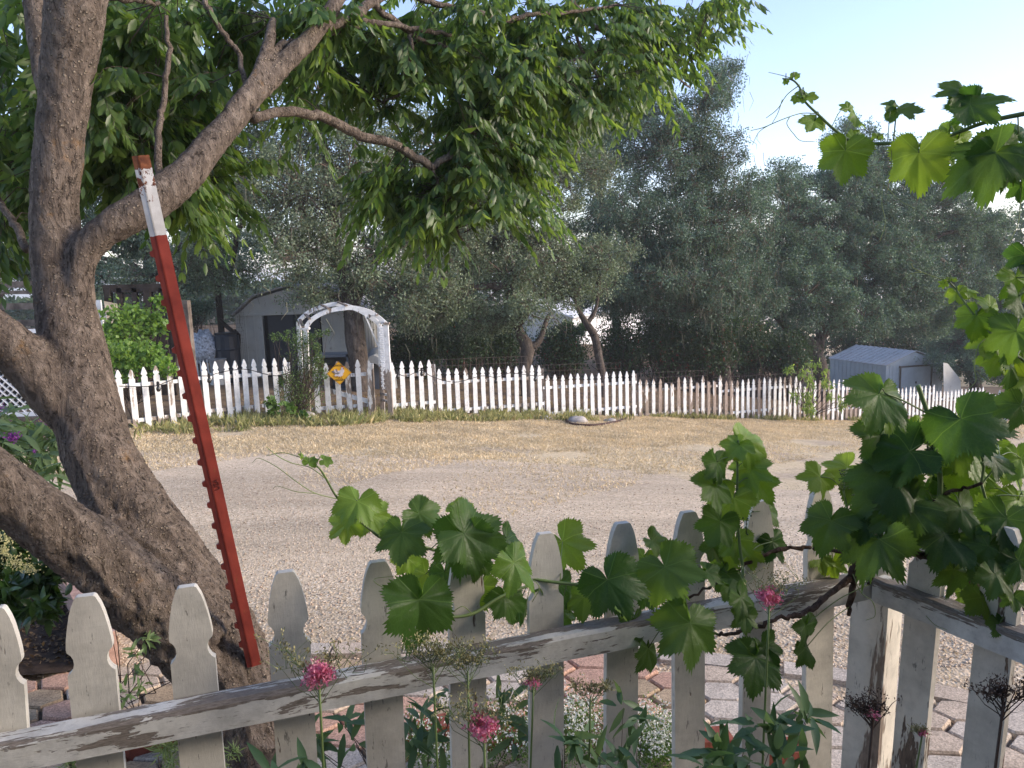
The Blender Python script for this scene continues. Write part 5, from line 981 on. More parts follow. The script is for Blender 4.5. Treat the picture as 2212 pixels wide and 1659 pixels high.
oak('tall oak at centre right with a dead brown patch and lichen-hung branches', [
    [(1570, 850, 25, 24), (1560, 760, 25, 24), (1540, 640, 25, 24), (1535, 500, 25, 18), (1530, 380, 25, 14), (1500, 260, 25, 9)],
    [(1540, 640, 25, 18), (1440, 560, 25, 12), (1360, 500, 25, 8)], [(1540, 560, 25, 16), (1620, 480, 25, 10)]],
    [(1520, 230, 65, 85, 24, 1.3), (1440, 330, 110, 110, 24, 1.6), (1540, 330, 60, 70, 24.5, 1.2), (1400, 480, 120, 90, 24, 1.6), (1540, 480, 110, 100, 24, 1.6), (1450, 610, 130, 70, 23, 1.6), (1600, 420, 70, 60, 25, 1.3), (1570, 610, 110, 70, 24, 1.5), (1360, 590, 80, 50, 24, 1.1), (1370, 260, 90, 120, 25, 1.5), (1480, 420, 90, 80, 25, 1.4), (1400, 650, 90, 50, 25, 1.), (1500, 670, 90, 40, 24, 1.), (1300, 640, 60, 40, 26, 1.), (1560, 170, 40, 50, 24, .8), (1470, 520, 60, 60, 23, 1.), (1640, 620, 60, 60, 25, 1.2)],
    M['oakleaf2'], .85, moss=2600, sparse=.8, lsz=.07)
oak('broad dark oak leaning over the blue-grey shed', [
    [(1780, 860, 28, 34), (1772, 800, 28, 32), (1755, 750, 28, 30), (1712, 715, 28, 24), (1672, 672, 28, 16), (1640, 600, 28, 10)],
    [(1755, 750, 28, 22), (1850, 640, 29, 16), (1960, 560, 30, 10)], [(1770, 760, 28, 20), (1780, 600, 29, 16), (1830, 450, 30, 12), (1860, 330, 31, 8)]],
    [(1700, 480, 100, 100, 28, 1.9), (1640, 560, 80, 80, 27, 1.5), (1800, 420, 100, 80, 30, 1.9), (1840, 290, 50, 40, 31, 1.3), (1900, 350, 95, 60, 31, 1.6), (1850, 560, 130, 90, 29, 2.), (1740, 640, 110, 70, 27, 1.5), (1960, 620, 110, 80, 30, 1.8), (1990, 460, 110, 90, 31, 1.9), (2090, 480, 70, 70, 32, 1.6), (2080, 600, 80, 80, 32, 1.6), (1860, 690, 110, 40, 28, 1.2), (1740, 560, 90, 80, 28, 1.6), (1690, 390, 50, 35, 29, 1.), (1900, 450, 100, 70, 30, 1.8), (1950, 550, 100, 60, 30, 1.8), (2040, 400, 50, 50, 32, 1.3), (2130, 520, 50, 60, 33, 1.5), (1980, 690, 110, 40, 33, 1.5), (1780, 510, 100, 80, 29, 1.6), (1840, 380, 70, 60, 30, 1.5)],
    M['oakleaf2'], .8, moss=1200, lsz=.078)
oak('dark spreading tree at the far right behind the shed', [
    [(2110, 860, 38, 26), (2100, 760, 38, 22), (2120, 660, 38, 16), (2150, 560, 38, 10)]],
    [(2130, 690, 130, 90, 38, 2.4), (2200, 620, 80, 60, 39, 2.), (2060, 740, 80, 60, 37, 1.8), (2240, 720, 90, 110, 38, 2.), (2130, 790, 140, 40, 36, 1.6), (2150, 560, 40, 35, 38, 1.2)],
    M['oakleaf2'], .8, lsz=.085)
oak('dark oak rising behind the wooden pen at the left', [
    [(330, 850, 22, 30), (335, 720, 22, 28), (320, 600, 22, 22), (330, 450, 22, 16)]],
    [(330, 480, 140, 110, 22, 1.8), (180, 520, 140, 80, 22, 1.6), (60, 540, 120, 60, 21, 1.4), (250, 330, 190, 140, 22, 1.8), (60, 350, 140, 140, 22, 1.8), (230, 595, 120, 30, 21, 1.), (420, 600, 90, 30, 21, .8), (20, 590, 90, 40, 21, 1.), (500, 530, 70, 50, 21, 1.), (110, 600, 70, 30, 22, 1.)],
    M['oakleaf2'], .75, lsz=.08)
oak('oak filling the gap between the forked oak and the dead-patched oak', [
    [(1330, 860, 29, 22), (1335, 760, 29, 20), (1320, 620, 29, 16), (1300, 450, 29, 12)]],
    [(1300, 450, 110, 100, 29, 1.8), (1270, 300, 120, 100, 29, 1.8), (1330, 640, 90, 50, 28, 1.4)], M['oakleaf2'], .7, lsz=.085)

# hedge of dark shrubs with small red flowers
def shrub(label, cx, cy, rx, ry, d, rd, leafm, n, lsz=.07, flower=None, nf=0, name='shrub', group=None, cat_='shrub', fsz=.03, stems=True, sit=True):
    c = W(cx, cy, d); k = d / F; b = G(c[0], c[1]); e = thing(name, label, cat_, b, group); cl = max(6, n // 60)
    u = rdir(cl) * rng.random((cl, 1)) ** .35; C = c + u * np.array([rx * k, rd, ry * k]); C[:, 2] = np.maximum(C[:, 2], b[2] + .05)
    m = n // cl; P = np.repeat(C, m, 0) + rng.normal(size=(cl * m, 3)) * min(rx * k, ry * k) * .26
    P[:, 2] = np.maximum(P[:, 2], b[2] + .01)
    D = rng.normal(size=P.shape) + np.array([0, 0, .6]); V, Fq = quads(P, rng.uniform(.7, 1.3, len(P)) * lsz, lsz * .42, D); link('foliage', mk('foliage', V, Fq, leafm), e)
    if stems:
        A = np.tile(b, (cl, 1)) + rng.normal(size=(cl, 3)) * np.array([rx * k * .3, rd * .3, 0]); v1, f1 = twigs(A, C, .008 + .0004 * d); link('stem', mk('stem', v1, f1, M['twig']), e)
    if nf:
        j = rng.integers(0, len(P), nf); V, Fq = quads(np.repeat(P[j], 4, 0) + rng.normal(size=(nf * 4, 3)) * fsz * .7, fsz, fsz * .8); link('flowers', mk('flowers', V, Fq, flower), e)
    return e
hs = [(900, 750, 60, 55, 21, 'dark shrub behind the short fence panel beside the arch'), (1000, 745, 60, 50, 22, 'dark shrub left of the forked oak trunk'), (1080, 740, 50, 50, 23, 'dark shrub just left of the forked oak trunk, nearer to it'), (1215, 755, 55, 45, 24, 'dark red-flowered shrub between the forked oak and the crooked oak'),
      (1345, 752, 60, 50, 25, 'red-flowered shrub just right of the crooked oak trunk'), (1440, 745, 60, 55, 25, 'tallest dark red-flowered shrub, below the white building end'), (1530, 750, 60, 55, 25, 'dark shrub below the dead brown oak patch'), (1620, 755, 60, 50, 26, 'red-flowered shrub left of the leaning oak trunk'), (1700, 765, 50, 45, 26, 'dark shrub at the foot of the leaning oak')]
hs += [(1850, 738, 70, 34, 41, 'dark shrub mass directly behind the blue-grey shed roof'), (1960, 735, 80, 36, 42, 'dark shrub behind the right end of the blue-grey shed')]
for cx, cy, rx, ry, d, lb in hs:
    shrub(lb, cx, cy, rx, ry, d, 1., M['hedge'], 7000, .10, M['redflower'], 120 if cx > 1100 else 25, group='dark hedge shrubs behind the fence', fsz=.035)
for cx, cy, rx, ry, d, lb in [(1230, 712, 40, 14, 30, 'light green shrub below the end wall of the white building'), (1460, 690, 90, 40, 31, 'light green shrub glimpsed under the dead-patched oak'), (1580, 700, 70, 45, 32, 'pale bright shrub glimpsed through the hanging twigs'), (1000, 690, 60, 30, 26, 'bright green bush glimpsed between arch and forked oak')]:
    shrub(lb, cx, cy, rx, ry, d, 1., M['hedgelight'], 2500, .12, group='light shrubs far behind')

# ------------------------------------------------------------------ unseen house, added behind and right of the camera to shade the foreground
siding = flat('added_house_siding', (.34, .31, .26), .8, .2, .1, 3); added_house = thing('house', 'unseen house wall, wing and low porch roof added behind the camera to shade the foreground fence', 'house', (0, -2.2, 0))
MB().box((0, -2.2, 1.3), (9, .15, 2.6)).obj('wall', siding, added_house)
mb = MB(); mb.box((0, -1.2, 2.62), (9.2, 2.2, .12)); mb.obj('added_porch_roof', siding, added_house)
MB().box((4.2, -.4, 1.3), (.15, 3.4, 2.6)).obj('wall', siding, added_house)
for x in (-3.8,): MB().box((x, -.2, 1.28), (.12, .12, 2.56)).obj('added_porch_post', siding, added_house)

# ------------------------------------------------------------------ plants growing by the arch, the pen and the left-hand bed
def leafy(label, ell, n, leafm, lsz, name='shrub', cat_='shrub', group=None, asp=.45, down=.0, flower=None, nf=0, fsz=.03, stem=True, base=None, tuft=.28, long=False):
    c0 = W(*ell[0][:2], ell[0][4]); b = G(c0[0], c0[1]) if base is None else base; e = thing(name, label, cat_, b, group); PP = []; A, B = [], []
    tot = sum(q[2] * q[3] for q in ell)
    for px, py, rx, ry, d, rd in ell:
        k = d / F; c = W(px, py, d); cl = max(3, int(n * rx * ry / tot / 45)); u = rdir(cl) * rng.random((cl, 1)) ** .4; C = c + u * np.array([rx * k, rd, ry * k])
        m_ = max(4, int(n * rx * ry / tot / cl)); PP.append(np.repeat(C, m_, 0) + rng.normal(size=(cl * m_, 3)) * min(rx, ry) * k * tuft); bb = b + np.array([0, 0, .02]); A.append(np.tile(bb, (cl, 1)) + (C - bb) * .25); B.append(C)
    P = np.vstack(PP); g = gz(P[:, 0], P[:, 1]); P[:, 2] = np.maximum(P[:, 2], g + .01); D = unit(rng.normal(size=P.shape)) + np.array([0, 0, -down])
    if long: V, Fq = leaves15(P, D, rng.normal(size=P.shape) * .5 + np.array([0, -.3, 1.]), rng.uniform(.7, 1.25, len(P)) * lsz, lsz * asp * 1.05, .35)
    else: V, Fq = quads(P, rng.uniform(.7, 1.3, len(P)) * lsz, lsz * asp, D, fold=.08)
    link('foliage', mk('foliage', V, Fq, leafm, long), e)
    if stem: v, f = twigs(np.vstack(A), np.vstack(B), .0012 + .0005 * ell[0][4]); link('stem', mk('stem', v, f, M['twig']), e)
    if nf:
        j = rng.integers(0, len(P), nf); V, Fq = quads(np.repeat(P[j], 5, 0) + rng.normal(size=(nf * 5, 3)) * fsz * .6, fsz, fsz * .7); link('flowers', mk('flowers', V, Fq, flower), e)
    return e
leafy('climbing rose smothering the left post of the garden arch', [(640, 860, 45, 50, 12.5, .25), (655, 790, 38, 60, 12.6, .2), (690, 720, 30, 14, 12.6, .15), (612, 728, 34, 12, 12.5, .15), (690, 800, 14, 90, 12.5, .1), (625, 815, 25, 16, 12.5, .1), (645, 735, 25, 30, 12.7, .15)], 5200, leafmat('rose_leaf', (.05, .10, .03), (.13, .20, .06), .35), .035, 'climbing_rose', 'climbing plant', flower=M['whitepetal'], nf=25, fsz=.02)
leafy('low broad-leaved weed at the foot of the arch vine', [(600, 880, 26, 16, 12.2, .15), (650, 900, 20, 10, 12.2, .12)], 160, M['hedgelight'], .10, 'weed', 'weed', asp=.8)
leafy('bright green climbing vine sprawling over pickets just right of the leaning trunk', [(260, 720, 50, 50, 12.9, .3), (310, 770, 60, 35, 12.4, .3), (250, 790, 40, 40, 12., .25), (360, 790, 30, 18, 11.9, .2), (335, 680, 22, 55, 13.2, .25), (290, 690, 30, 30, 13.2, .25), (240, 820, 18, 14, 11.4, .15)], 4200, leafmat('vine_leaf_bright', (.08, .17, .03), (.20, .32, .07), .42, .45), .075, 'climbing_vine', 'climbing plant', asp=.85)
leafy('young peach sapling with narrow yellow-green leaves in front of the half-bare pickets', [(1704, 795, 18, 10, 18.4, .1), (1755, 788, 20, 10, 18.6, .1), (1775, 800, 16, 8, 18.6, .1), (1730, 805, 12, 14, 18.4, .1), (1755, 822, 24, 14, 18.5, .1), (1740, 860, 30, 22, 18.3, .1), (1735, 890, 22, 14, 18.2, .1), (1790, 825, 20, 12, 18.5, .1), (1800, 855, 16, 10, 18.4, .1), (1830, 875, 20, 12, 18.6, .1)], 700, leafmat('peach_leaf', (.12, .20, .045), (.26, .36, .10), .4), .12, 'sapling', 'sapling', asp=.26, down=.5, base=Wy(1740, 906, 18.4), long=True)
leafy('butterfly bush with long grey-green leaves and purple flowers at the left edge', [(10, 935, 50, 30, 4.9, .3), (50, 975, 55, 40, 4.8, .3), (90, 1020, 40, 30, 4.7, .25), (10, 1000, 60, 60, 4.8, .3), (-60, 960, 80, 100, 4.9, .4)], 520, leafmat('butterfly_bush_leaf', (.07, .13, .05), (.16, .24, .11), .3), .15, 'butterfly_bush', 'bush', asp=.24, down=.35, long=True)
for px, py, r_ in ((28, 943, .036), (2, 880, .026), (100, 915, .016), (75, 975, .016), (88, 908, .014)):
    P = W(px, py, 4.5) + rng.normal(size=(150 if r_ > .03 else 40, 3)) * r_ * .5 * np.array([1, 1, .7]); V, Fq = quads(P, r_ * .4, r_ * .3); link('flower_head', mk('flower_head', V, Fq, M['purple']), bpy.data.objects['butterfly_bush'])
leafy('dark glossy shrub with cream flower clusters under the lowest tree limb', [(20, 1180, 70, 50, 3.0, .25), (80, 1240, 60, 40, 2.9, .2), (110, 1270, 30, 30, 2.85, .15), (0, 1250, 90, 50, 3.0, .25), (95, 1310, 34, 16, 2.8, .1), (30, 1310, 50, 20, 2.8, .1), (-80, 1220, 80, 90, 3.0, .3)], 1500, leafmat('glossy_leaf', (.03, .075, .02), (.09, .17, .04), .3, .3, .6), .062, 'flowering_shrub', 'shrub', asp=.42, long=True, stem=False)
for px, py, rx_, ry_ in ((20, 1160, 16, 14), (35, 1215, 22, 18), (62, 1228, 18, 10), (8, 1190, 10, 10)):
    d_ = 2.62; P = np.array([W(px + rng.normal() * rx_ * .6, py + rng.normal() * ry_ * .6, d_ + rng.normal() * .02) for _ in range(170)]); V, Fq = quads(P, .007, .006); link('flower_cluster', mk('flower_cluster', V, Fq, M['cream']), bpy.data.objects['flowering_shrub'])
leafy('flowering creeper with red and yellow sprigs climbing the planter below the lattice', [(105, 915, 22, 22, 9.3, .15), (90, 850, 20, 16, 9.3, .1), (120, 870, 14, 14, 9.3, .1), (75, 820, 12, 14, 9.4, .08), (150, 920, 20, 25, 9.3, .1)], 700, leafmat('creeper_leaf', (.16, .22, .04), (.36, .38, .09), .4), .045, 'creeper', 'climbing plant', flower=M['redflower'], nf=16, fsz=.025)
leafy('low green ground plant among the rocks behind the trunk', [(140, 935, 24, 12, 8.4, .2), (60, 930, 30, 14, 8.6, .2)], 300, M['hedgelight'], .05, 'ground_plant', 'plant')

# lattice panel on its planter box, at the far left
wy_ = 9.6
def lw(px, py, Y=wy_): return Wy(px, py, Y)
lt = thing('lattice_panel', 'white diamond lattice panel standing on a timber planter behind the lower-left limb', 'lattice', G(lw(40, 900)[0], wy_))
x0, x1 = lw(-120, 800)[0], lw(172, 800)[0]; zt_, zb_ = lw(40, 716)[2], lw(40, 895)[2]; mb = MB(); st_ = .098; Hh = zt_ - zb_
for i in range(int((x1 - x0 + Hh) / st_) + 1):
    for sg in (1, -1):
        xa = x0 - Hh + i * st_; pa_1, pb_1 = [xa, zb_], [xa + Hh, zt_]
        if pa_1[0] < x0: k_ = x0 - pa_1[0]; pa_1 = [x0, zb_ + k_]
        if pb_1[0] > x1: k_ = pb_1[0] - x1; pb_1 = [x1, zt_ - k_]
        if pb_1[0] - pa_1[0] < .05: continue
        if sg < 0: pa_1[0], pb_1[0] = x0 + x1 - pa_1[0], x0 + x1 - pb_1[0]
        mb.beam((pa_1[0], wy_ + .006 * sg, pa_1[1]), (pb_1[0], wy_ + .006 * sg, pb_1[1]), .008, .036, (0, 1, 0))
mb.obj('slats', M['white'], lt)
mb = MB()
for a, b in (((x0, zb_), (x1, zb_)), ((x0, zt_), (x1, zt_)), ((x0, zb_), (x0, zt_)), ((x1, zb_), (x1, zt_))): mb.beam((a[0], wy_ - .01, a[1]), (b[0], wy_ - .01, b[1]), .04, .05, (0, 1, 0) if a[0] == b[0] else (0, 0, 1))
mb.obj('frame', M['white'], lt)
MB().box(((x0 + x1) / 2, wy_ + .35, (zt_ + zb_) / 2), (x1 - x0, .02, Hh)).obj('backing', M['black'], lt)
pl = thing('planter_box', 'grey timber planter boards below the white lattice', 'planter', G(lw(40, 925)[0], wy_ - .2)); gz_ = float(gz((x0 + x1) / 2, wy_))
for i in range(3):
    hh_ = (zb_ - .03 - gz_) / 3; MB().box(((x0 + x1) / 2 + .1, wy_ - .1, gz_ + hh_ * (i + .5)), (x1 - x0 + .4, .04, hh_ - .012)).obj('board', M['barewood'], pl)

# ranch rail fence beyond, and the old wooden pen
rf = thing('rail_fence', 'grey weathered rail fence at the far left behind the lattice', 'fence', G(*Wy(20, 700, 17)[:2]))
for px in (-140, 5, 150): p = Wy(px, 700, 17); mb = MB(); zt_1 = Wy(px, 614, 17)[2]; g_ = float(gz(p[0], 17)); mb.box((p[0], 17, (zt_1 + g_) / 2), (.13, .10, zt_1 - g_)); mb.obj('post', M['barewood'], rf)
for py in (617, 634, 664, 700): a, b = Wy(-160, py, 16.93), Wy(180, py - 4, 16.93); MB().beam(a, b, .03, .14 if py != 634 else .08).obj('rail', M['barewood'], rf)
pen = thing('animal_pen', 'old dark timber pen with wire sides behind the bright green vine', 'pen', G(*Wy(300, 780, 15.5)[:2]))
def zc(x, y): return (164.6 + x * .2149, 576 + y * .2149)
def pbeam(a, b, w_, h_, Y=15.5, mt='darkwood', nm='post', to_ground=False):
    A_, B_ = Wy(*zc(*a), Y), Wy(*zc(*b), Y)
    if to_ground: B_ = np.array([B_[0], B_[1], float(gz(B_[0], B_[1]))])
    MB().beam(A_, B_, w_, h_, (0, 1, 0) if abs(A_[2] - B_[2]) > abs(A_[0] - B_[0]) else (0, 0, 1)).obj(nm, M[mt], pen)
for x, w_ in ((322, .12), (440, .10), (590, .10), (720, .14), (860, .10), (960, .08)): pbeam((x, 215), (x, 900), w_, w_, to_ground=True)
pbeam((280, 225), (980, 205), .10, .16, nm='beam'); pbeam((300, 510), (900, 490), .07, .09, nm='beam'); pbeam((430, 290), (600, 290), .06, .07, nm='beam'); pbeam((300, 800), (960, 800), .06, .30, nm='board'); pbeam((800, 700), (1000, 700), .05, .5, nm='board')
mb = MB()
for i in range(26): a = Wy(*zc(300 + i * 26, 230), 15.56); mb.tube([a, (a[0], a[1], float(gz(a[0], a[1])))], .004, 3)
for i in range(9): mb.tube([Wy(*zc(300, 260 + i * 70), 15.56), Wy(*zc(960, 250 + i * 70), 15.56)], .004, 3)
mb.obj('wire_mesh', M['wire'], pen)
p = Wy(*zc(1078, 340), 14.6); g_ = float(gz(p[0], p[1])); tag(MB().box((p[0], p[1], (p[2] + g_) / 2), (.20, .16, p[2] - g_)).obj('wooden_post', M['barewood']), 'thick square grey wooden post right of the red steel post', 'post')
wf = thing('wire_fence', 'tall wire mesh fence with a braced dark post left of the taupe shed', 'wire fence', G(*Wy(*zc(1420, 800), 18.5)[:2]))
for a, b, w_ in (((1420, 190), (1420, 900), .11),): A_ = Wy(*zc(*a), 18.5); g_ = float(gz(A_[0], A_[1])); MB().box((A_[0], A_[1], (A_[2] + g_) / 2), (w_, w_, A_[2] - g_)).obj('post', M['darkwood'], wf)
MB().beam(Wy(*zc(1440, 540), 18.45), Wy(*zc(1620, 690), 18.2), .06, .08).obj('brace', M['darkwood'], wf)
mb = MB()
for i in range(34): a = Wy(*zc(1110 + i * 17, 340), 18.6); mb.tube([a, (a[0], a[1], float(gz(a[0], a[1])))], .003, 3)
for i in range(12): mb.tube([Wy(*zc(1110, 345 + i * 38), 18.6), Wy(*zc(1680, 345 + i * 38), 18.6)], .003, 3)
mb.obj('wire_mesh', M['wire'], wf)
leafy('dark ivy-like mound growing on the wire fence left of the taupe shed', [(425, 665, 40, 22, 18.3, .3), (410, 700, 16, 40, 18.3, .2), (385, 680, 20, 20, 18.3, .2)], 2600, M['oakleaf2'], .07)
# reed screen, white debris, barrel, board, buckets
mb = MB(); A_, B_ = Wy(*zc(290, 360), 14.2), Wy(*zc(400, 1310), 13.2)
for i in range(12):
    a = Wy(*zc(285 + i * 11, 350 + i * 2), 14.2); b = Wy(*zc(380 + i * 9, 1280), 13.4); b[2] = max(b[2], float(gz(b[0], b[1]))); mb.tube([a, (a + b) / 2 + (.02, 0, 0), b], .010, 5)
tag(mb.obj('reed_screen', flat('pale_reed', (.46, .38, .28), .8, .2, .3, 9)), 'pale reed screen propped inside the pen behind the bright vine', 'screen')
bar = thing('barrel', 'dark blue-black plastic barrel beside the taupe shed', 'barrel', G(*Wy(493, 760, 18.2)[:2])); c = Wy(492, 760, 18.2); zt_ = Wy(492, 720, 18.2)[2]; g_ = float(gz(c[0], c[1])); hh_ = zt_ - g_
def lathe(prof, c, n=18):
    mb_ = MB(); V_ = []; [V_.extend([(c[0] + r * math.cos(2 * math.pi * k / n), c[1] + r * math.sin(2 * math.pi * k / n), c[2] + z) for k in range(n)]) for r, z in prof]
    m_ = len(prof); mb_.add(V_, [(i * n + k, i * n + (k + 1) % n, (i + 1) * n + (k + 1) % n, (i + 1) * n + k) for i in range(m_ - 1) for k in range(n)] + [tuple(range(n - 1, -1, -1)), tuple((m_ - 1) * n + k for k in range(n))]); return mb_
lathe([(.25, 0), (.29, .05), (.29, hh_ * .3), (.30, hh_ * .33), (.29, hh_ * .36), (.29, hh_ * .66), (.30, hh_ * .69), (.29, hh_ * .72), (.28, hh_ - .06), (.25, hh_)], (c[0], c[1], g_)).obj('drum', flat('navy_plastic', (.012, .018, .03), .45, .5, .2), bar)
lathe([(.27, 0), (.27, .035), (.24, .045)], (c[0], c[1], g_ + hh_ - .02)).obj('lid', M['black'], bar)
a, b = Wy(507, 785, 18.0), Wy(513, 717, 18.6); a[2] = float(gz(a[0], a[1])); tag(MB().beam(a, b, .36, .03, (1, 0, 0)).obj('plank', M['darkwood']), 'wide dark board leaning between the barrel and the taupe shed', 'board')
for (px, py, r_, hgt, c_, lb) in ((466, 775, .19, .30, (.60, .60, .57), 'white bucket on the ground in front of the dark barrel'), (468, 757, .19, .33, (.25, .25, .25), 'grey bucket stacked in the white bucket')):
    c = Wy(px, py, 17.6); g_ = float(gz(c[0], c[1])) if 'white' in lb[:6] else float(gz(c[0], c[1])) + .30; bk = thing('bucket', lb, 'bucket', (c[0], c[1], g_), 'buckets by the barrel')
    pc = flat('bucket_plastic', c_, .5, .4, .1); lathe([(r_ * .82, 0), (r_ * .97, hgt - .03), (r_ * .9, hgt - .03), (r_ * .78, .02)], (c[0], c[1], g_)).obj('tub', pc, bk); lathe([(r_ * .98, hgt - .04), (r_ * 1.05, hgt - .035), (r_ * 1.05, hgt), (r_ * .95, hgt)], (c[0], c[1], g_)).obj('rim', pc, bk)
mb = MB(); c = Wy(440, 735, 18.1)
mb.ball(c + (0, 0, -.15), (.32, .25, .38), 12, 9, 0, .22); tag(mb.obj('plastic_sacks', flat('dirty_white_plastic', (.42, .45, .50), .5, .4, .7, 22), None, True), 'crumpled white plastic sacks heaped at the wire fence', 'sacks')
mb = MB()
for i in range(5): a = Wy(425 + i * 8, 770, 17.9); a[2] = float(gz(a[0], a[1])); mb.tube([a, Wy(420 + i * 7, 735 + (i % 3) * 5, 18.)], .014, 5)
tag(mb.obj('plastic_pipes', M['white']), 'bundle of white pipes standing beside the plastic sacks', 'pipes')
mb = MB()
for (px, py, ww, hh2) in ((216, 660, .11, .5),): c = Wy(px, py + 30, 14.); g_ = float(gz(c[0], c[1])); mb.box((c[0], c[1], c[2] - .1), (ww, .04, .9)); mb.box((c[0] + .08, c[1] + .05, c[2] - .6), (.07, .03, 1.4), None, 0)
tag(mb.obj('white_boards', M['farpeel']), 'narrow upright white boards between trunk and reed screen', 'boards')

# tub and igloo kennel behind the gate
c = Wy(722, 778, 17.2); g_ = float(gz(c[0], c[1])); tub = thing('storage_tub', 'grey plastic tub lying open towards the gate, left of the thick oak trunk', 'tub', (c[0], c[1], g_)); hh_ = Wy(722, 763, 17.2)[2] - g_
gp_ = flat('grey_tub_plastic', (.10, .115, .13), .5, .4, .1); mb = MB(); w2 = .38
for q in (((0, .3, hh_ / 2), (2 * w2, .03, hh_)), ((-w2, 0, hh_ / 2), (.03, .6, hh_)), ((w2, 0, hh_ / 2), (.03, .6, hh_)), ((0, 0, .015), (2 * w2, .6, .03)), ((0, 0, hh_ - .015), (2 * w2 + .03, .63, .03))): mb.box(c * (1, 1, 0) + np.array([0, 0, g_]) + q[0], q[1])
mb.obj('shell', gp_, tub)
mb = MB()
for q in (((0, -.31, hh_ - .03), (2 * w2 + .08, .05, .06)), ((-w2, -.31, hh_ / 2), (.07, .05, hh_)), ((w2, -.31, hh_ / 2), (.07, .05, hh_))): mb.box(c * (1, 1, 0) + np.array([0, 0, g_]) + q[0], q[1])
mb.obj('rim', gp_, tub)
c = Wy(700, 785, 17.6); g_ = float(gz(c[0], c[1])); tag(MB().box((c[0], c[1], g_ + .25), (.4, .35, .5)).obj('cardboard_box', flat('cardboard', (.27, .16, .09), .9, .1, .15)), 'brown cardboard box beside the open grey tub', 'box')
c = Wy(812, 780, 17.6); g_ = float(gz(c[0], c[1])); ig = thing('dog_house', 'grey igloo-shaped dog house right of the thick oak trunk', 'dog house', (c[0], c[1], g_)); zt_ = Wy(812, 752, 17.6)[2] - g_
mb = MB(); mb.ball((c[0], c[1] + .3, g_), (.42, .45, zt_), 16, 10); mb.obj('dome', flat('igloo_grey', (.27, .28, .28), .6, .3, .1), ig, True)
mb = MB(); n_ = 12; V_ = []
for y_ in (-.32, .1):
    for r_ in (1., .78):
        for k in range(n_ + 1): t_ = math.pi * k / n_; V_.append((c[0] + .34 * r_ * math.cos(t_), c[1] + y_, g_ + zt_ * .86 * r_ * math.sin(t_)))
m_ = n_ + 1; Fs = []
for k in range(n_): Fs += [(k, k + 1, m_ + k + 1, m_ + k), (k, 2 * m_ + k, 2 * m_ + k + 1, k + 1), (m_ + k, m_ + k + 1, 3 * m_ + k + 1, 3 * m_ + k)]
mb.add(V_, Fs); mb.obj('entrance_tunnel', flat('igloo_pale', (.36, .37, .36), .6, .3, .1), ig)
mb = MB(); mb.prism([(.262 * math.cos(math.pi * k / 12), zt_ * .66 * math.sin(math.pi * k / 12)) for k in range(13)], (c[0], c[1] - .05, g_), np.array([1, 0, 0.]), np.array([0, 0, 1.]), np.array([0, 1, 0.]), .02); mb.obj('doorway', M['black'], ig)

# string lights along the far fence
sl_t = thing('string_lights', 'black string of hanging bulbs looped along the white picket fence', 'string lights', Wy(300, 834, 11.3))
def fy(px):       # plan distance just in front of the far fence at a pixel column
    u = ray(px, 830)[0] / ray(px, 830)[1]; return float(np.interp(u, _fu, _fd)) - .35
wp = [(232, 833), (300, 835), (330, 834), (342, 832), (372, 820), (390, 812), (448, 812), (470, 806), (500, 800), (535, 798), (600, 812), (655, 790)]; mb = MB(); mb.tube(spline([Wy(a, b, 11.15 + (a - 232) * .0033) for a, b in wp], 4), .006, 4); mb.obj('cable', M['black'], sl_t); mb = MB()
wp = [(852, 796), (862, 808), (880, 812), (910, 800), (930, 812), (960, 822), (990, 825), (1040, 812), (1072, 815), (1100, 806), (1140, 810), (1165, 812), (1180, 800)]; mb.tube(spline([Wy(a, b, fy(a) + .05) for a, b in wp], 4), .006, 4); mb.obj('cable', M['black'], sl_t)
for px, py, Y in ((342, 838, 11.45), (452, 820, 11.8), (859, 812, fy(859)), (911, 806, fy(911)), (1071, 822, fy(1071)), (1156, 818, fy(1156))):
    c = Wy(px, py, Y); bb_ = lathe([(.008, .10), (.022, .09), (.024, .04), (.016, .03)], c, 8).obj('socket', M['black'], sl_t); lathe([(.014, .035), (.032, .0), (.034, -.03), (.02, -.055), (.003, -.06)], c, 10).obj('bulb', flat('smoked_glass', (.03, .028, .025), .2, .6, .1), sl_t, True)

# rocks, pipe, bricks
def rock(label, px, py, rx, ry, rz, grp=None, mt='stone'):
    c = Gd(px, py); mb_ = MB(); mb_.ball(c + (0, 0, rz * .25), (rx, ry, rz), 12, 8, 0, .16); return tag(mb_.obj('rock', M[mt], None, True), label, 'rock', grp)
rock('pale rock at the foot of the left arch post', 662, 912, .17, .14, .14)
for px, py, r_, lb in ((118, 960, .13, 'pale rounded rock beside the left edge of the main trunk'), (105, 975, .11, 'smaller pale rock below the rounded one by the trunk'), (96, 966, .10, 'small rock at the left of the pale rock pile'),
                       (1247, 913, .20, 'flat grey rock left of the black pipe on the verge'), (1178, 907, .13, 'small tan rock lying between weeds and the curved pipe'), (1318, 912, .13, 'small rock at the right end of the black pipe'), (520, 916, .12, 'flat stone in the weeds below the clean white panel'), (386, 918, .10, 'low stone in the verge left of the red steel post')):
    rock(lb, px, py, r_, r_ * .8, r_ * .5, 'loose rocks on the verge')
mb = MB(); mb.tube(spline([Gd(a, b) + (0, 0, .03) for a, b in ((1222, 908), (1232, 918), (1265, 922), (1300, 920), (1335, 913), (1352, 906))], 5), .022, 7); tag(mb.obj('pipe', flat('dark_iron', (.06, .03, .025), .7, .3, .3), None, True), 'dark curved pipe lying on the verge below the bright fence panel', 'pipe')
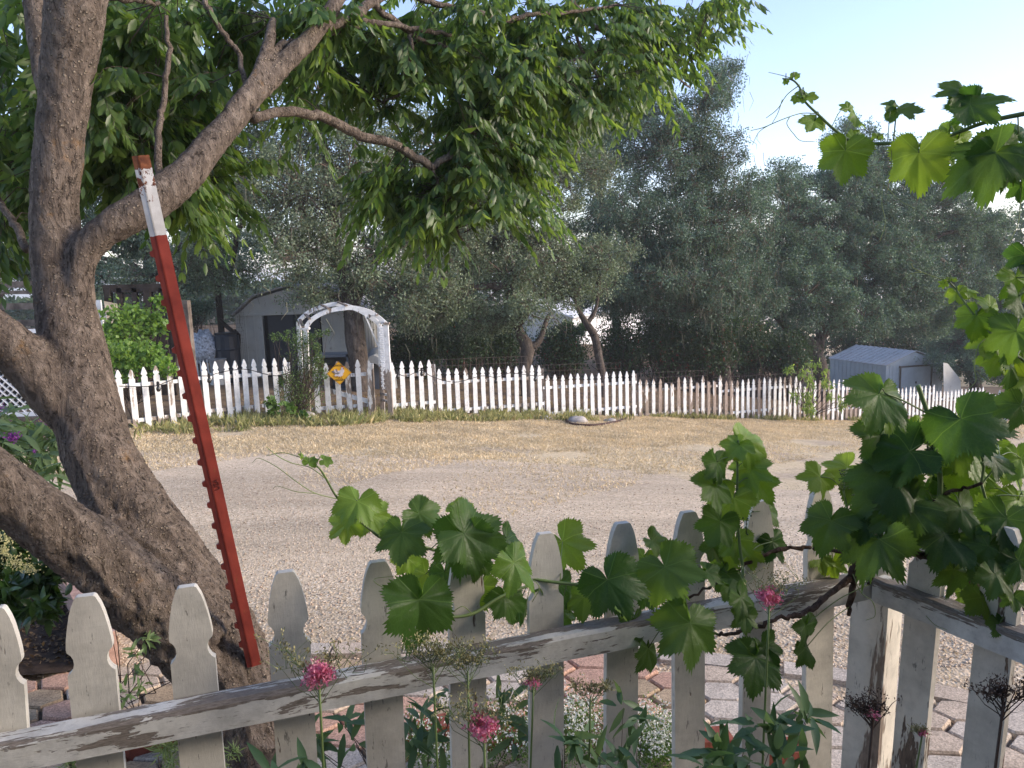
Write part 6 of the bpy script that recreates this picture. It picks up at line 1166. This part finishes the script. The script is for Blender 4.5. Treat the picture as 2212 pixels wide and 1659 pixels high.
for i, (px, py, rot, lb) in enumerate([(105, 1648, .1, 'red brick lying at the bottom left below the second picket'), (300, 1630, .05, 'red brick right of the second picket, left of the third'), (345, 1622, .2, 'red brick hard against the third picket'), (500, 1606, .1, 'red brick tucked against the trunk base'), (925, 1604, .1, 'red brick seen between the fifth and sixth pickets'), (1090, 1620, -.1, 'red brick half hidden by white flowers'), (1520, 1628, -.2, 'red brick under the dark leaves at lower right'), (1680, 1652, -.25, 'red brick at the bottom right of the bed')]):
    c = Gd(px, py); mb = MB(); r_ = R(17) + rot; mb.box(c + (0, 0, .035), (.195, .09, .07), [np.array([math.cos(r_), math.sin(r_), 0]), np.array([-math.sin(r_), math.cos(r_), 0]), np.array([0, 0, 1.])], 0, .96); tag(mb.obj('brick', M['brick']), lb, 'brick', 'red edging bricks')
# curb of pale blocks and the soil bed
struct(sheet('planting_bed', [(-500, 1290), (-200, 1265), (145, 1275), (195, 1340), (226, 1440), (150, 1472), (60, 1478), (-100, 1482), (-500, 1500)], M['soil'], .040, .015))
kb = [Gd(148, 1290), Gd(175, 1330), Gd(205, 1385), Gd(232, 1450)]
for i, (a, b) in enumerate(zip(kb[:-1], kb[1:])):
    mb = MB(); mb.beam(a + (0, 0, .085), b + (0, 0, .085), .10, .17); o_ = mb.obj('curb_block', M['pinkbrick']); tag(o_, ['farthest pale pink block of the short curb, touching the glossy shrub', 'middle pale pink block of the short curb beside the soil bed', 'nearest pale pink block of the short curb beside the soil bed'][i], 'curb block', 'pink curb blocks')
# fallen leaves on the bed and litter on the ground
rr = rng.random((900, 2)); P0 = [Gd(-60, 1470), Gd(225, 1445), Gd(140, 1300), Gd(-60, 1300)]; P = np.array([(P0[0] * (1 - a) + P0[1] * a) * (1 - b) + (P0[3] * (1 - a) + P0[2] * a) * b for a, b in rr]); P[:, 2] += .045
Nn = rng.normal(size=P.shape) * .5 + np.array([0, 0, 1.]); V, Fq = quads(P, rng.uniform(.012, .035, len(P)), .014, rng.normal(size=P.shape) * np.array([1, 1, .3]), Nn, .15); stuff(tag(link('fallen_leaves', mk('fallen_leaves', V, Fq, leafmat('dead_leaf', (.07, .04, .02), (.26, .17, .09), .1, .8))), 'dry brown fallen leaves covering the dark soil bed', 'leaf litter'))

ym = N('shaded_yard_dirt', .95, .1); v = ym.coord(); ym.col(ym.ramp(ym.noise(v, 3, 8, .7), [(.3, (.085, .06, .04)), (.5, (.15, .105, .07)), (.7, (.25, .19, .11))])); ym.bump(ym.noise(v, 12, 6, .7), .7, .02)  # brown dirt, its colour darkened for the shade under the oaks
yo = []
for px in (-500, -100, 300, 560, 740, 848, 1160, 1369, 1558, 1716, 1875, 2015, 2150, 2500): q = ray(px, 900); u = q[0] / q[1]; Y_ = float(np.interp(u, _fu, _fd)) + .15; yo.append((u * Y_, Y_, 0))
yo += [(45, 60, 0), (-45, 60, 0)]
struct(sheet('shaded_yard_dirt', yo, ym.m, .03, .05, .5))
# ------------------------------------------------------------------ grass and weeds
def blades(name, label, XY, h, w_, mat, lean=.5, cat_='grass'):
    n = len(XY); z = gz(XY[:, 0], XY[:, 1]); P = np.column_stack([XY, z + .005]); D = unit(rng.normal(size=(n, 3)) * lean * np.array([1, 1, .2]) + np.array([0, 0, 1.])); hh3 = h * rng.uniform(.5, 1.3, n); S = unit(np.cross(D, rdir(n))) * w_
    M1 = P + D * hh3[:, None] * .55; Tp = P + D * hh3[:, None] + rng.normal(size=(n, 3)) * (h * .22)[..., None] if np.ndim(h) else P + D * hh3[:, None] + rng.normal(size=(n, 3)) * h * .22
    V = np.stack([P - S, P + S, M1 + S * .8, Tp], 1).reshape(-1, 3); V2 = np.stack([P - S, M1 + S * .8, Tp, M1 - S * .8], 1).reshape(-1, 3)
    Fq = (np.arange(n)[:, None] * 4 + np.arange(4)[None]).astype(np.int32); V, Fq = cat((V, Fq), (V2, Fq))
    return stuff(tag(link(name, mk(name, V, Fq, mat)), label, cat_))
ff_u = np.array(_fu); ff_d = np.array(_fd)
def verge(n, px0, px1, o0, o1, pw=1., clump=0, thr=-.1):
    u0, u1 = ray(px0, 900)[0] / ray(px0, 900)[1], ray(px1, 900)[0] / ray(px1, 900)[1]; u = rng.uniform(u0, u1, n); e_ = np.minimum(u - u0, u1 - u) / (u1 - u0); u = u[rng.random(n) < np.clip(e_ / .18, .02, 1)]; n = len(u); d = np.interp(u, ff_u, ff_d) + .25 - (o0 + (o1 - o0) * rng.random(n) ** pw); XY = np.column_stack([u * d, d])
    if clump: k = np.array([mnoise.noise((x * clump, y * clump, 2.)) for x, y in XY]); XY = XY[k > thr + rng.uniform(-.12, .12, len(k))]
    return XY
blades('green_weeds', 'knee-high green and straw-coloured weeds along the foot of the fence', verge(11000, 270, 1380, .0, 1.6, 1.1, 1.9, -.08), .15, .0042, M['weed'], .45, 'weeds')
blades('green_weeds', 'sparse weeds at the foot of the patchy pickets', verge(5000, 1380, 2100, -.1, .5, 1.2, 1.2, -.1), .12, .005, M['weed'], .35, 'weeds')
blades('yard_grass', 'brown dry grass in the shaded yard behind the pickets', verge(16000, 250, 2200, -2.6, -.2, 1., 1.2, -.1), .07, .005, leafmat('yard_grass', (.18, .13, .06), (.34, .27, .14), .3), .9)
blades('dry_grass', 'short golden dry grass between the weeds and the gravel', np.vstack([verge(56000, -400, 1100, .2, 4.1, 1.1, 1.1, -.5), verge(80000, 600, 1900, .2, 6.2, 1.35, 1.1, -.45)]), .035, .0045, M['drygrass'], .9)
blades('dry_grass', 'golden dry grass field below the patchy pickets at right', verge(90000, 900, 2700, .1, 9.5, 1.4, .9, -.35), .030, .006, M['drygrass'], 1.)
n = 30000; X_ = rng.uniform(-2.6, 3.0, n); Y_ = np.array([edge_(x) for x in X_]) + .17 + rng.random(n) ** 1.9 * 2.1; k = np.array([mnoise.noise((x * 2.2, y * 2.2, 8.)) for x, y in zip(X_, Y_)]); XY = np.column_stack([X_, Y_])[k > -.22 + rng.uniform(-.1, .1, n)]
blades('dry_grass', 'thin dry grass scattered over the gravel beside the paver path', XY, .018, .0011, M['drygrass'], 1.3)
# loose stones on the gravel close by
n = 16000; y = 2.9 + rng.random(n) ** 1.6 * 4.5; x = rng.uniform(-.75, .75, n) * y; P = np.column_stack([x, y, gz(x, y) + .014]); s_ = rng.uniform(.003, .0085, n)
base = np.array([(1, 0, 0), (0, 1, 0), (-1, 0, 0), (0, -1, 0), (0, 0, .7), (0, 0, -.5)]); V = P[:, None] + base[None] * s_[:, None, None] * rng.uniform(.6, 1.3, (n, 6, 1)); Fq = np.array([(0, 1, 4), (1, 2, 4), (2, 3, 4), (3, 0, 4), (1, 0, 5), (2, 1, 5), (3, 2, 5), (0, 3, 5)], np.int32); Fq = (Fq[None] + (np.arange(n) * 6)[:, None, None]).reshape(-1, 3)
pm_ = N('pebble', .9, .2); pm_.col(pm_.ramp(pm_.n('ShaderNodeNewGeometry').outputs['Random Per Island'], [(0, (.34, .25, .18)), (.4, (.52, .41, .32)), (.8, (.62, .51, .40)), (1, (.74, .66, .56))])); stuff(tag(link('loose_gravel', mk('loose_gravel', V.reshape(-1, 3), Fq.astype(np.int32), pm_.m)), 'loose pale gravel stones on the driveway surface', 'gravel'))
n = 700; y = 3.2 + rng.random(n) ** 1.3 * 9; x = rng.uniform(-.7, .7, n) * y; P = np.column_stack([x, y, gz(x, y) + .018]); V, Fq = quads(P, rng.uniform(.008, .03, n), .010, rng.normal(size=P.shape) * np.array([1, 1, .15]), rng.normal(size=P.shape) * .4 + np.array([0, 0, 1.]), .2)
stuff(tag(link('leaf_litter', mk('leaf_litter', V, Fq, leafmat('litter', (.07, .045, .03), (.30, .21, .11), .1, .8))), 'small dry leaves scattered over the driveway', 'leaf litter'))
# white groundcover beside the path
C = np.array([Gd(px, py) for px, py in [(rng.uniform(1020, 1340), rng.uniform(1560, 1680)) for _ in range(50)] + [(rng.uniform(1375, 1460), rng.uniform(1590, 1690)) for _ in range(26)] + [(rng.uniform(880, 1000), rng.uniform(1620, 1700)) for _ in range(14)]])
P = np.repeat(C, 120, 0) + rng.normal(size=(len(C) * 120, 3)) * np.array([.03, .03, .035]) + np.array([0, 0, .07]); P[:, 2] = np.maximum(P[:, 2], .01); V, Fq = quads(P, .014, .005, rng.normal(size=P.shape) + np.array([0, 0, .8])); stuff(tag(link('white_groundcover', mk('white_groundcover', V, Fq, M['hedgelight'])), 'low green groundcover beside the paver path', 'groundcover'))
P = np.repeat(C, 26, 0) + rng.normal(size=(len(C) * 26, 3)) * np.array([.035, .035, .014]) + np.array([0, 0, .125]); V, Fq = quads(np.repeat(P, 2, 0), .008, .007, None, None); stuff(tag(link('white_flowers', mk('white_flowers', V, Fq, M['whitepetal'])), 'tiny white flowers over the low groundcover', 'flowers'))

# ------------------------------------------------------------------ valerian and stems in front of the fence
vleaf = leafmat('valerian_leaf', (.055, .115, .055), (.14, .22, .11), .35, .45, .35)
seedm = flat('seed_head', (.30, .28, .13), .8, .2, .4, 30)
def valerian(label, px, topy, d, r_px, pink, bend=0, airy=1., bot=1720, leaves=10, dark=False, seed=0, side=True):
    top = W(px, topy, d); k = d / F; ex = np.array([1, 0, 0]); e = thing('valerian', label, 'flowering plant', (top[0] + bend * k, top[1], 0), 'red valerian plants in front of the fence'); base = np.array([top[0] + bend * k, top[1] + .02, 0.]); r_ = r_px * k
    P = spline([base, base + (top - base) * .5 + (bend * k * .3, 0, 0), top - (0, 0, r_ * .6)], 6); mb = MB(); mb.tube(P, np.linspace(.0034, .0019, len(P)), 6); mb.obj('stem', M['twig'] if dark else M['greenstem'], e, True)
    T = []; Bv = []; zs = []
    for j in range(int(7 * airy)):
        t = .0 + .085 * j; a = top - (0, 0, t * 3.3 * r_px * k * .8 + r_ * .5); L = r_ * (1.0 + .35 * j) * (1.15 if pink else .95)
        for sg in (-1, 1):
            az_ = random.uniform(0, 3.14); q = a + np.array([math.cos(az_) * sg * L, math.sin(az_) * .5 * L, L * .95]); T.append(a); Bv.append(q)
            for _ in range(4): q2 = a + (q - a) * random.uniform(.45, .95); q3 = q2 + np.array([random.uniform(-1, 1), random.uniform(-1, 1) * .6, random.uniform(.3, 1)]) * L * .42; T.append(q2); Bv.append(q3); zs.append(q3)
            zs.append(q)
    v, f = twigs(T, Bv, .0007 if not dark else .001); link('branchlets', mk('branchlets', v, f, M['twig'] if dark else M['greenstem']), e)
    zs = np.array(zs); P = np.repeat(zs, 7, 0) + rng.normal(size=(len(zs) * 7, 3)) * .0035; V, Fq = quads(P, .006, .0022, rng.normal(size=P.shape) + np.array([0, 0, 1.])); link('seed_heads', mk('seed_heads', V, Fq, M['twig'] if dark else seedm), e)
    if pink:
        P = top + (0, 0, r_ * .1) + np.repeat(rdir(14) * r_ * np.array([.72, .6, .4]), int(22 * pink) + 1, 0) + rng.normal(size=(14 * (int(22 * pink) + 1), 3)) * r_ * .2; V, Fq = quads(np.repeat(P, 2, 0), .0065, .0036, rng.normal(size=(len(P) * 2, 3)) + np.array([0, 0, .5])); link('flower_head', mk('flower_head', V, Fq, M['pink']), e)
    if leaves:
        n = leaves; zz = rng.uniform(.15, .62, n) * top[2]; P = np.column_stack([np.full(n, base[0]) + rng.normal(size=n) * .035, np.full(n, base[1]) + rng.normal(size=n) * .03, zz]); a = rng.random(n) * 6.28; D = np.column_stack([np.cos(a), np.sin(a) * .7, rng.uniform(.1, .9, n)]); V, Fq = leaves15(P, D, np.tile([0, 0, 1.], (n, 1)), rng.uniform(.04, .075, n), rng.uniform(.011, .020, n), .45); link('leaves', mk('leaves', V, Fq, vleaf, True), e)
    return e
valerian('pink valerian in front of the fourth picket, its head just above the rail', 688, 1460, 1.12, 36, 1.2, -25, leaves=14)
valerian('valerian gone to seed in front of the rail below the big dark grape leaf', 935, 1425, 1.18, 26, 0, -10, 1.5, leaves=16)
valerian('thin seeding valerian right of the big dark grape leaf, crossing the rail', 1010, 1440, 1.25, 22, 0, -20, 1.3, leaves=10)
valerian('pink valerian low between the sixth and seventh pickets', 1045, 1572, 1.05, 34, .8, -20, leaves=16)
valerian('small-headed valerian with few pink petals in front of the seventh picket', 1152, 1475, 1.35, 17, .12, -40, 1., leaves=18)
valerian('bare seeding valerian between the seventh and eighth pickets', 1275, 1500, 1.35, 20, 0, -20, 1.1, leaves=18)
valerian('brightest pink valerian on a tall stem reaching the rail near the corner', 1662, 1292, 1.42, 25, 1.3, -12, 1.1, leaves=18)
valerian('dark withered valerian seed head in front of the corner post', 1886, 1545, 1.3, 16, .06, -25, 1.4, dark=True, leaves=5)
valerian('brown withered valerian seed head at the bottom right corner', 2168, 1510, 1.1, 22, 0, -40, 1.3, dark=True, leaves=4)
valerian('tiny red-flowered valerian sprig right of the corner post', 1992, 1585, 1.75, 9, .15, -30, .6, leaves=6)
leafy('leafy dark green stems rising at the bottom right in front of the fence', [(1570, 1610, 50, 45, 1.35, .06), (1640, 1630, 50, 40, 1.35, .06), (1700, 1600, 40, 50, 1.38, .06), (1530, 1650, 60, 30, 1.3, .06), (1740, 1560, 16, 30, 1.4, .04)], 110, vleaf, .058, 'leafy_plant', 'plant', asp=.30, long=True, base=(W(1640, 1700, 1.35)[0], W(1640, 1700, 1.35)[1], 0))
leafy('leafy green stems rising behind the fence between the fourth and sixth pickets', [(700, 1620, 60, 50, 2.0, .1), (900, 1590, 60, 60, 1.95, .1), (960, 1560, 50, 60, 1.95, .1), (760, 1560, 30, 40, 2., .1), (1090, 1560, 40, 60, 2., .1)], 130, vleaf, .075, 'leafy_plant', 'plant', asp=.26, long=True, base=(W(860, 1650, 1.95)[0], W(860, 1650, 1.95)[1] + .1, 0))
leafy('leafy clump low in front of the seventh and eighth pickets', [(1240, 1620, 40, 40, 1.35, .05), (1370, 1560, 30, 50, 1.5, .05), (1330, 1640, 60, 24, 1.4, .05), (620, 1650, 50, 30, 1.2, .05)], 70, vleaf, .05, 'leafy_plant', 'plant', asp=.28, long=True, base=(W(1280, 1700, 1.38)[0], W(1280, 1700, 1.38)[1], 0))
leafy('slender opposite-leaved sprig rising behind the second and third pickets', [(290, 1450, 16, 60, 2.3, .04), (232, 1310, 10, 50, 2.6, .03), (310, 1400, 14, 40, 2.35, .04), (275, 1500, 24, 30, 2.2, .04)], 90, leafmat('sprig_leaf', (.10, .16, .06), (.20, .27, .12), .4), .034, 'sprig', 'plant', asp=.3, long=True, base=Gd(270, 1540))
leafy('feathery green tuft among the red bricks at the bottom left', [(345, 1640, 45, 22, 2.05, .06), (150, 1645, 30, 18, 1.9, .05), (480, 1640, 40, 20, 2.2, .05)], 420, leafmat('feathery_leaf', (.14, .20, .08), (.26, .32, .16), .4), .035, 'ground_plant', 'plant', asp=.12)

# far woods closing the view behind the trees
P = []; n = 60000; u = rng.uniform(-.8, .85, n); Y_ = rng.uniform(58, 80, n); X_ = u * Y_; g_ = gz(X_, Y_); top_ = .9 + 5.5 * np.array([mnoise.noise((a * 7, 0, 1.)) + .4 * mnoise.noise((a * 31, 0, 1.)) for a in u]) + 3.2 * (u > -.1) + .8; Z_ = g_ + rng.random(n) ** .8 * (top_ - g_)
V, Fq = quads(np.column_stack([X_, Y_, Z_]), rng.uniform(.3, .7, n), .3); stuff(tag(link('far_woods', mk('far_woods', V, Fq, M['hedge'])), 'dim band of far woods glimpsed between the oak trunks', 'woods'))

# ------------------------------------------------------------------ thin summer haze
hz = bpy.data.materials.new('haze'); hz.use_nodes = True; ht = hz.node_tree; ht.nodes.clear(); pv = ht.nodes.new('ShaderNodeVolumePrincipled'); pv.inputs['Color'].default_value = (.92, .96, 1, 1); pv.inputs['Density'].default_value = .0011
ho = ht.nodes.new('ShaderNodeOutputMaterial'); ht.links.new(pv.outputs[0], ho.inputs['Volume'])
mb = MB(); mb.box((0, 600, -2), (11200, 10600, 52)); hzo = mb.obj('haze', hz); stuff(tag(hzo, 'thin pale haze softening the far trees', 'haze'))
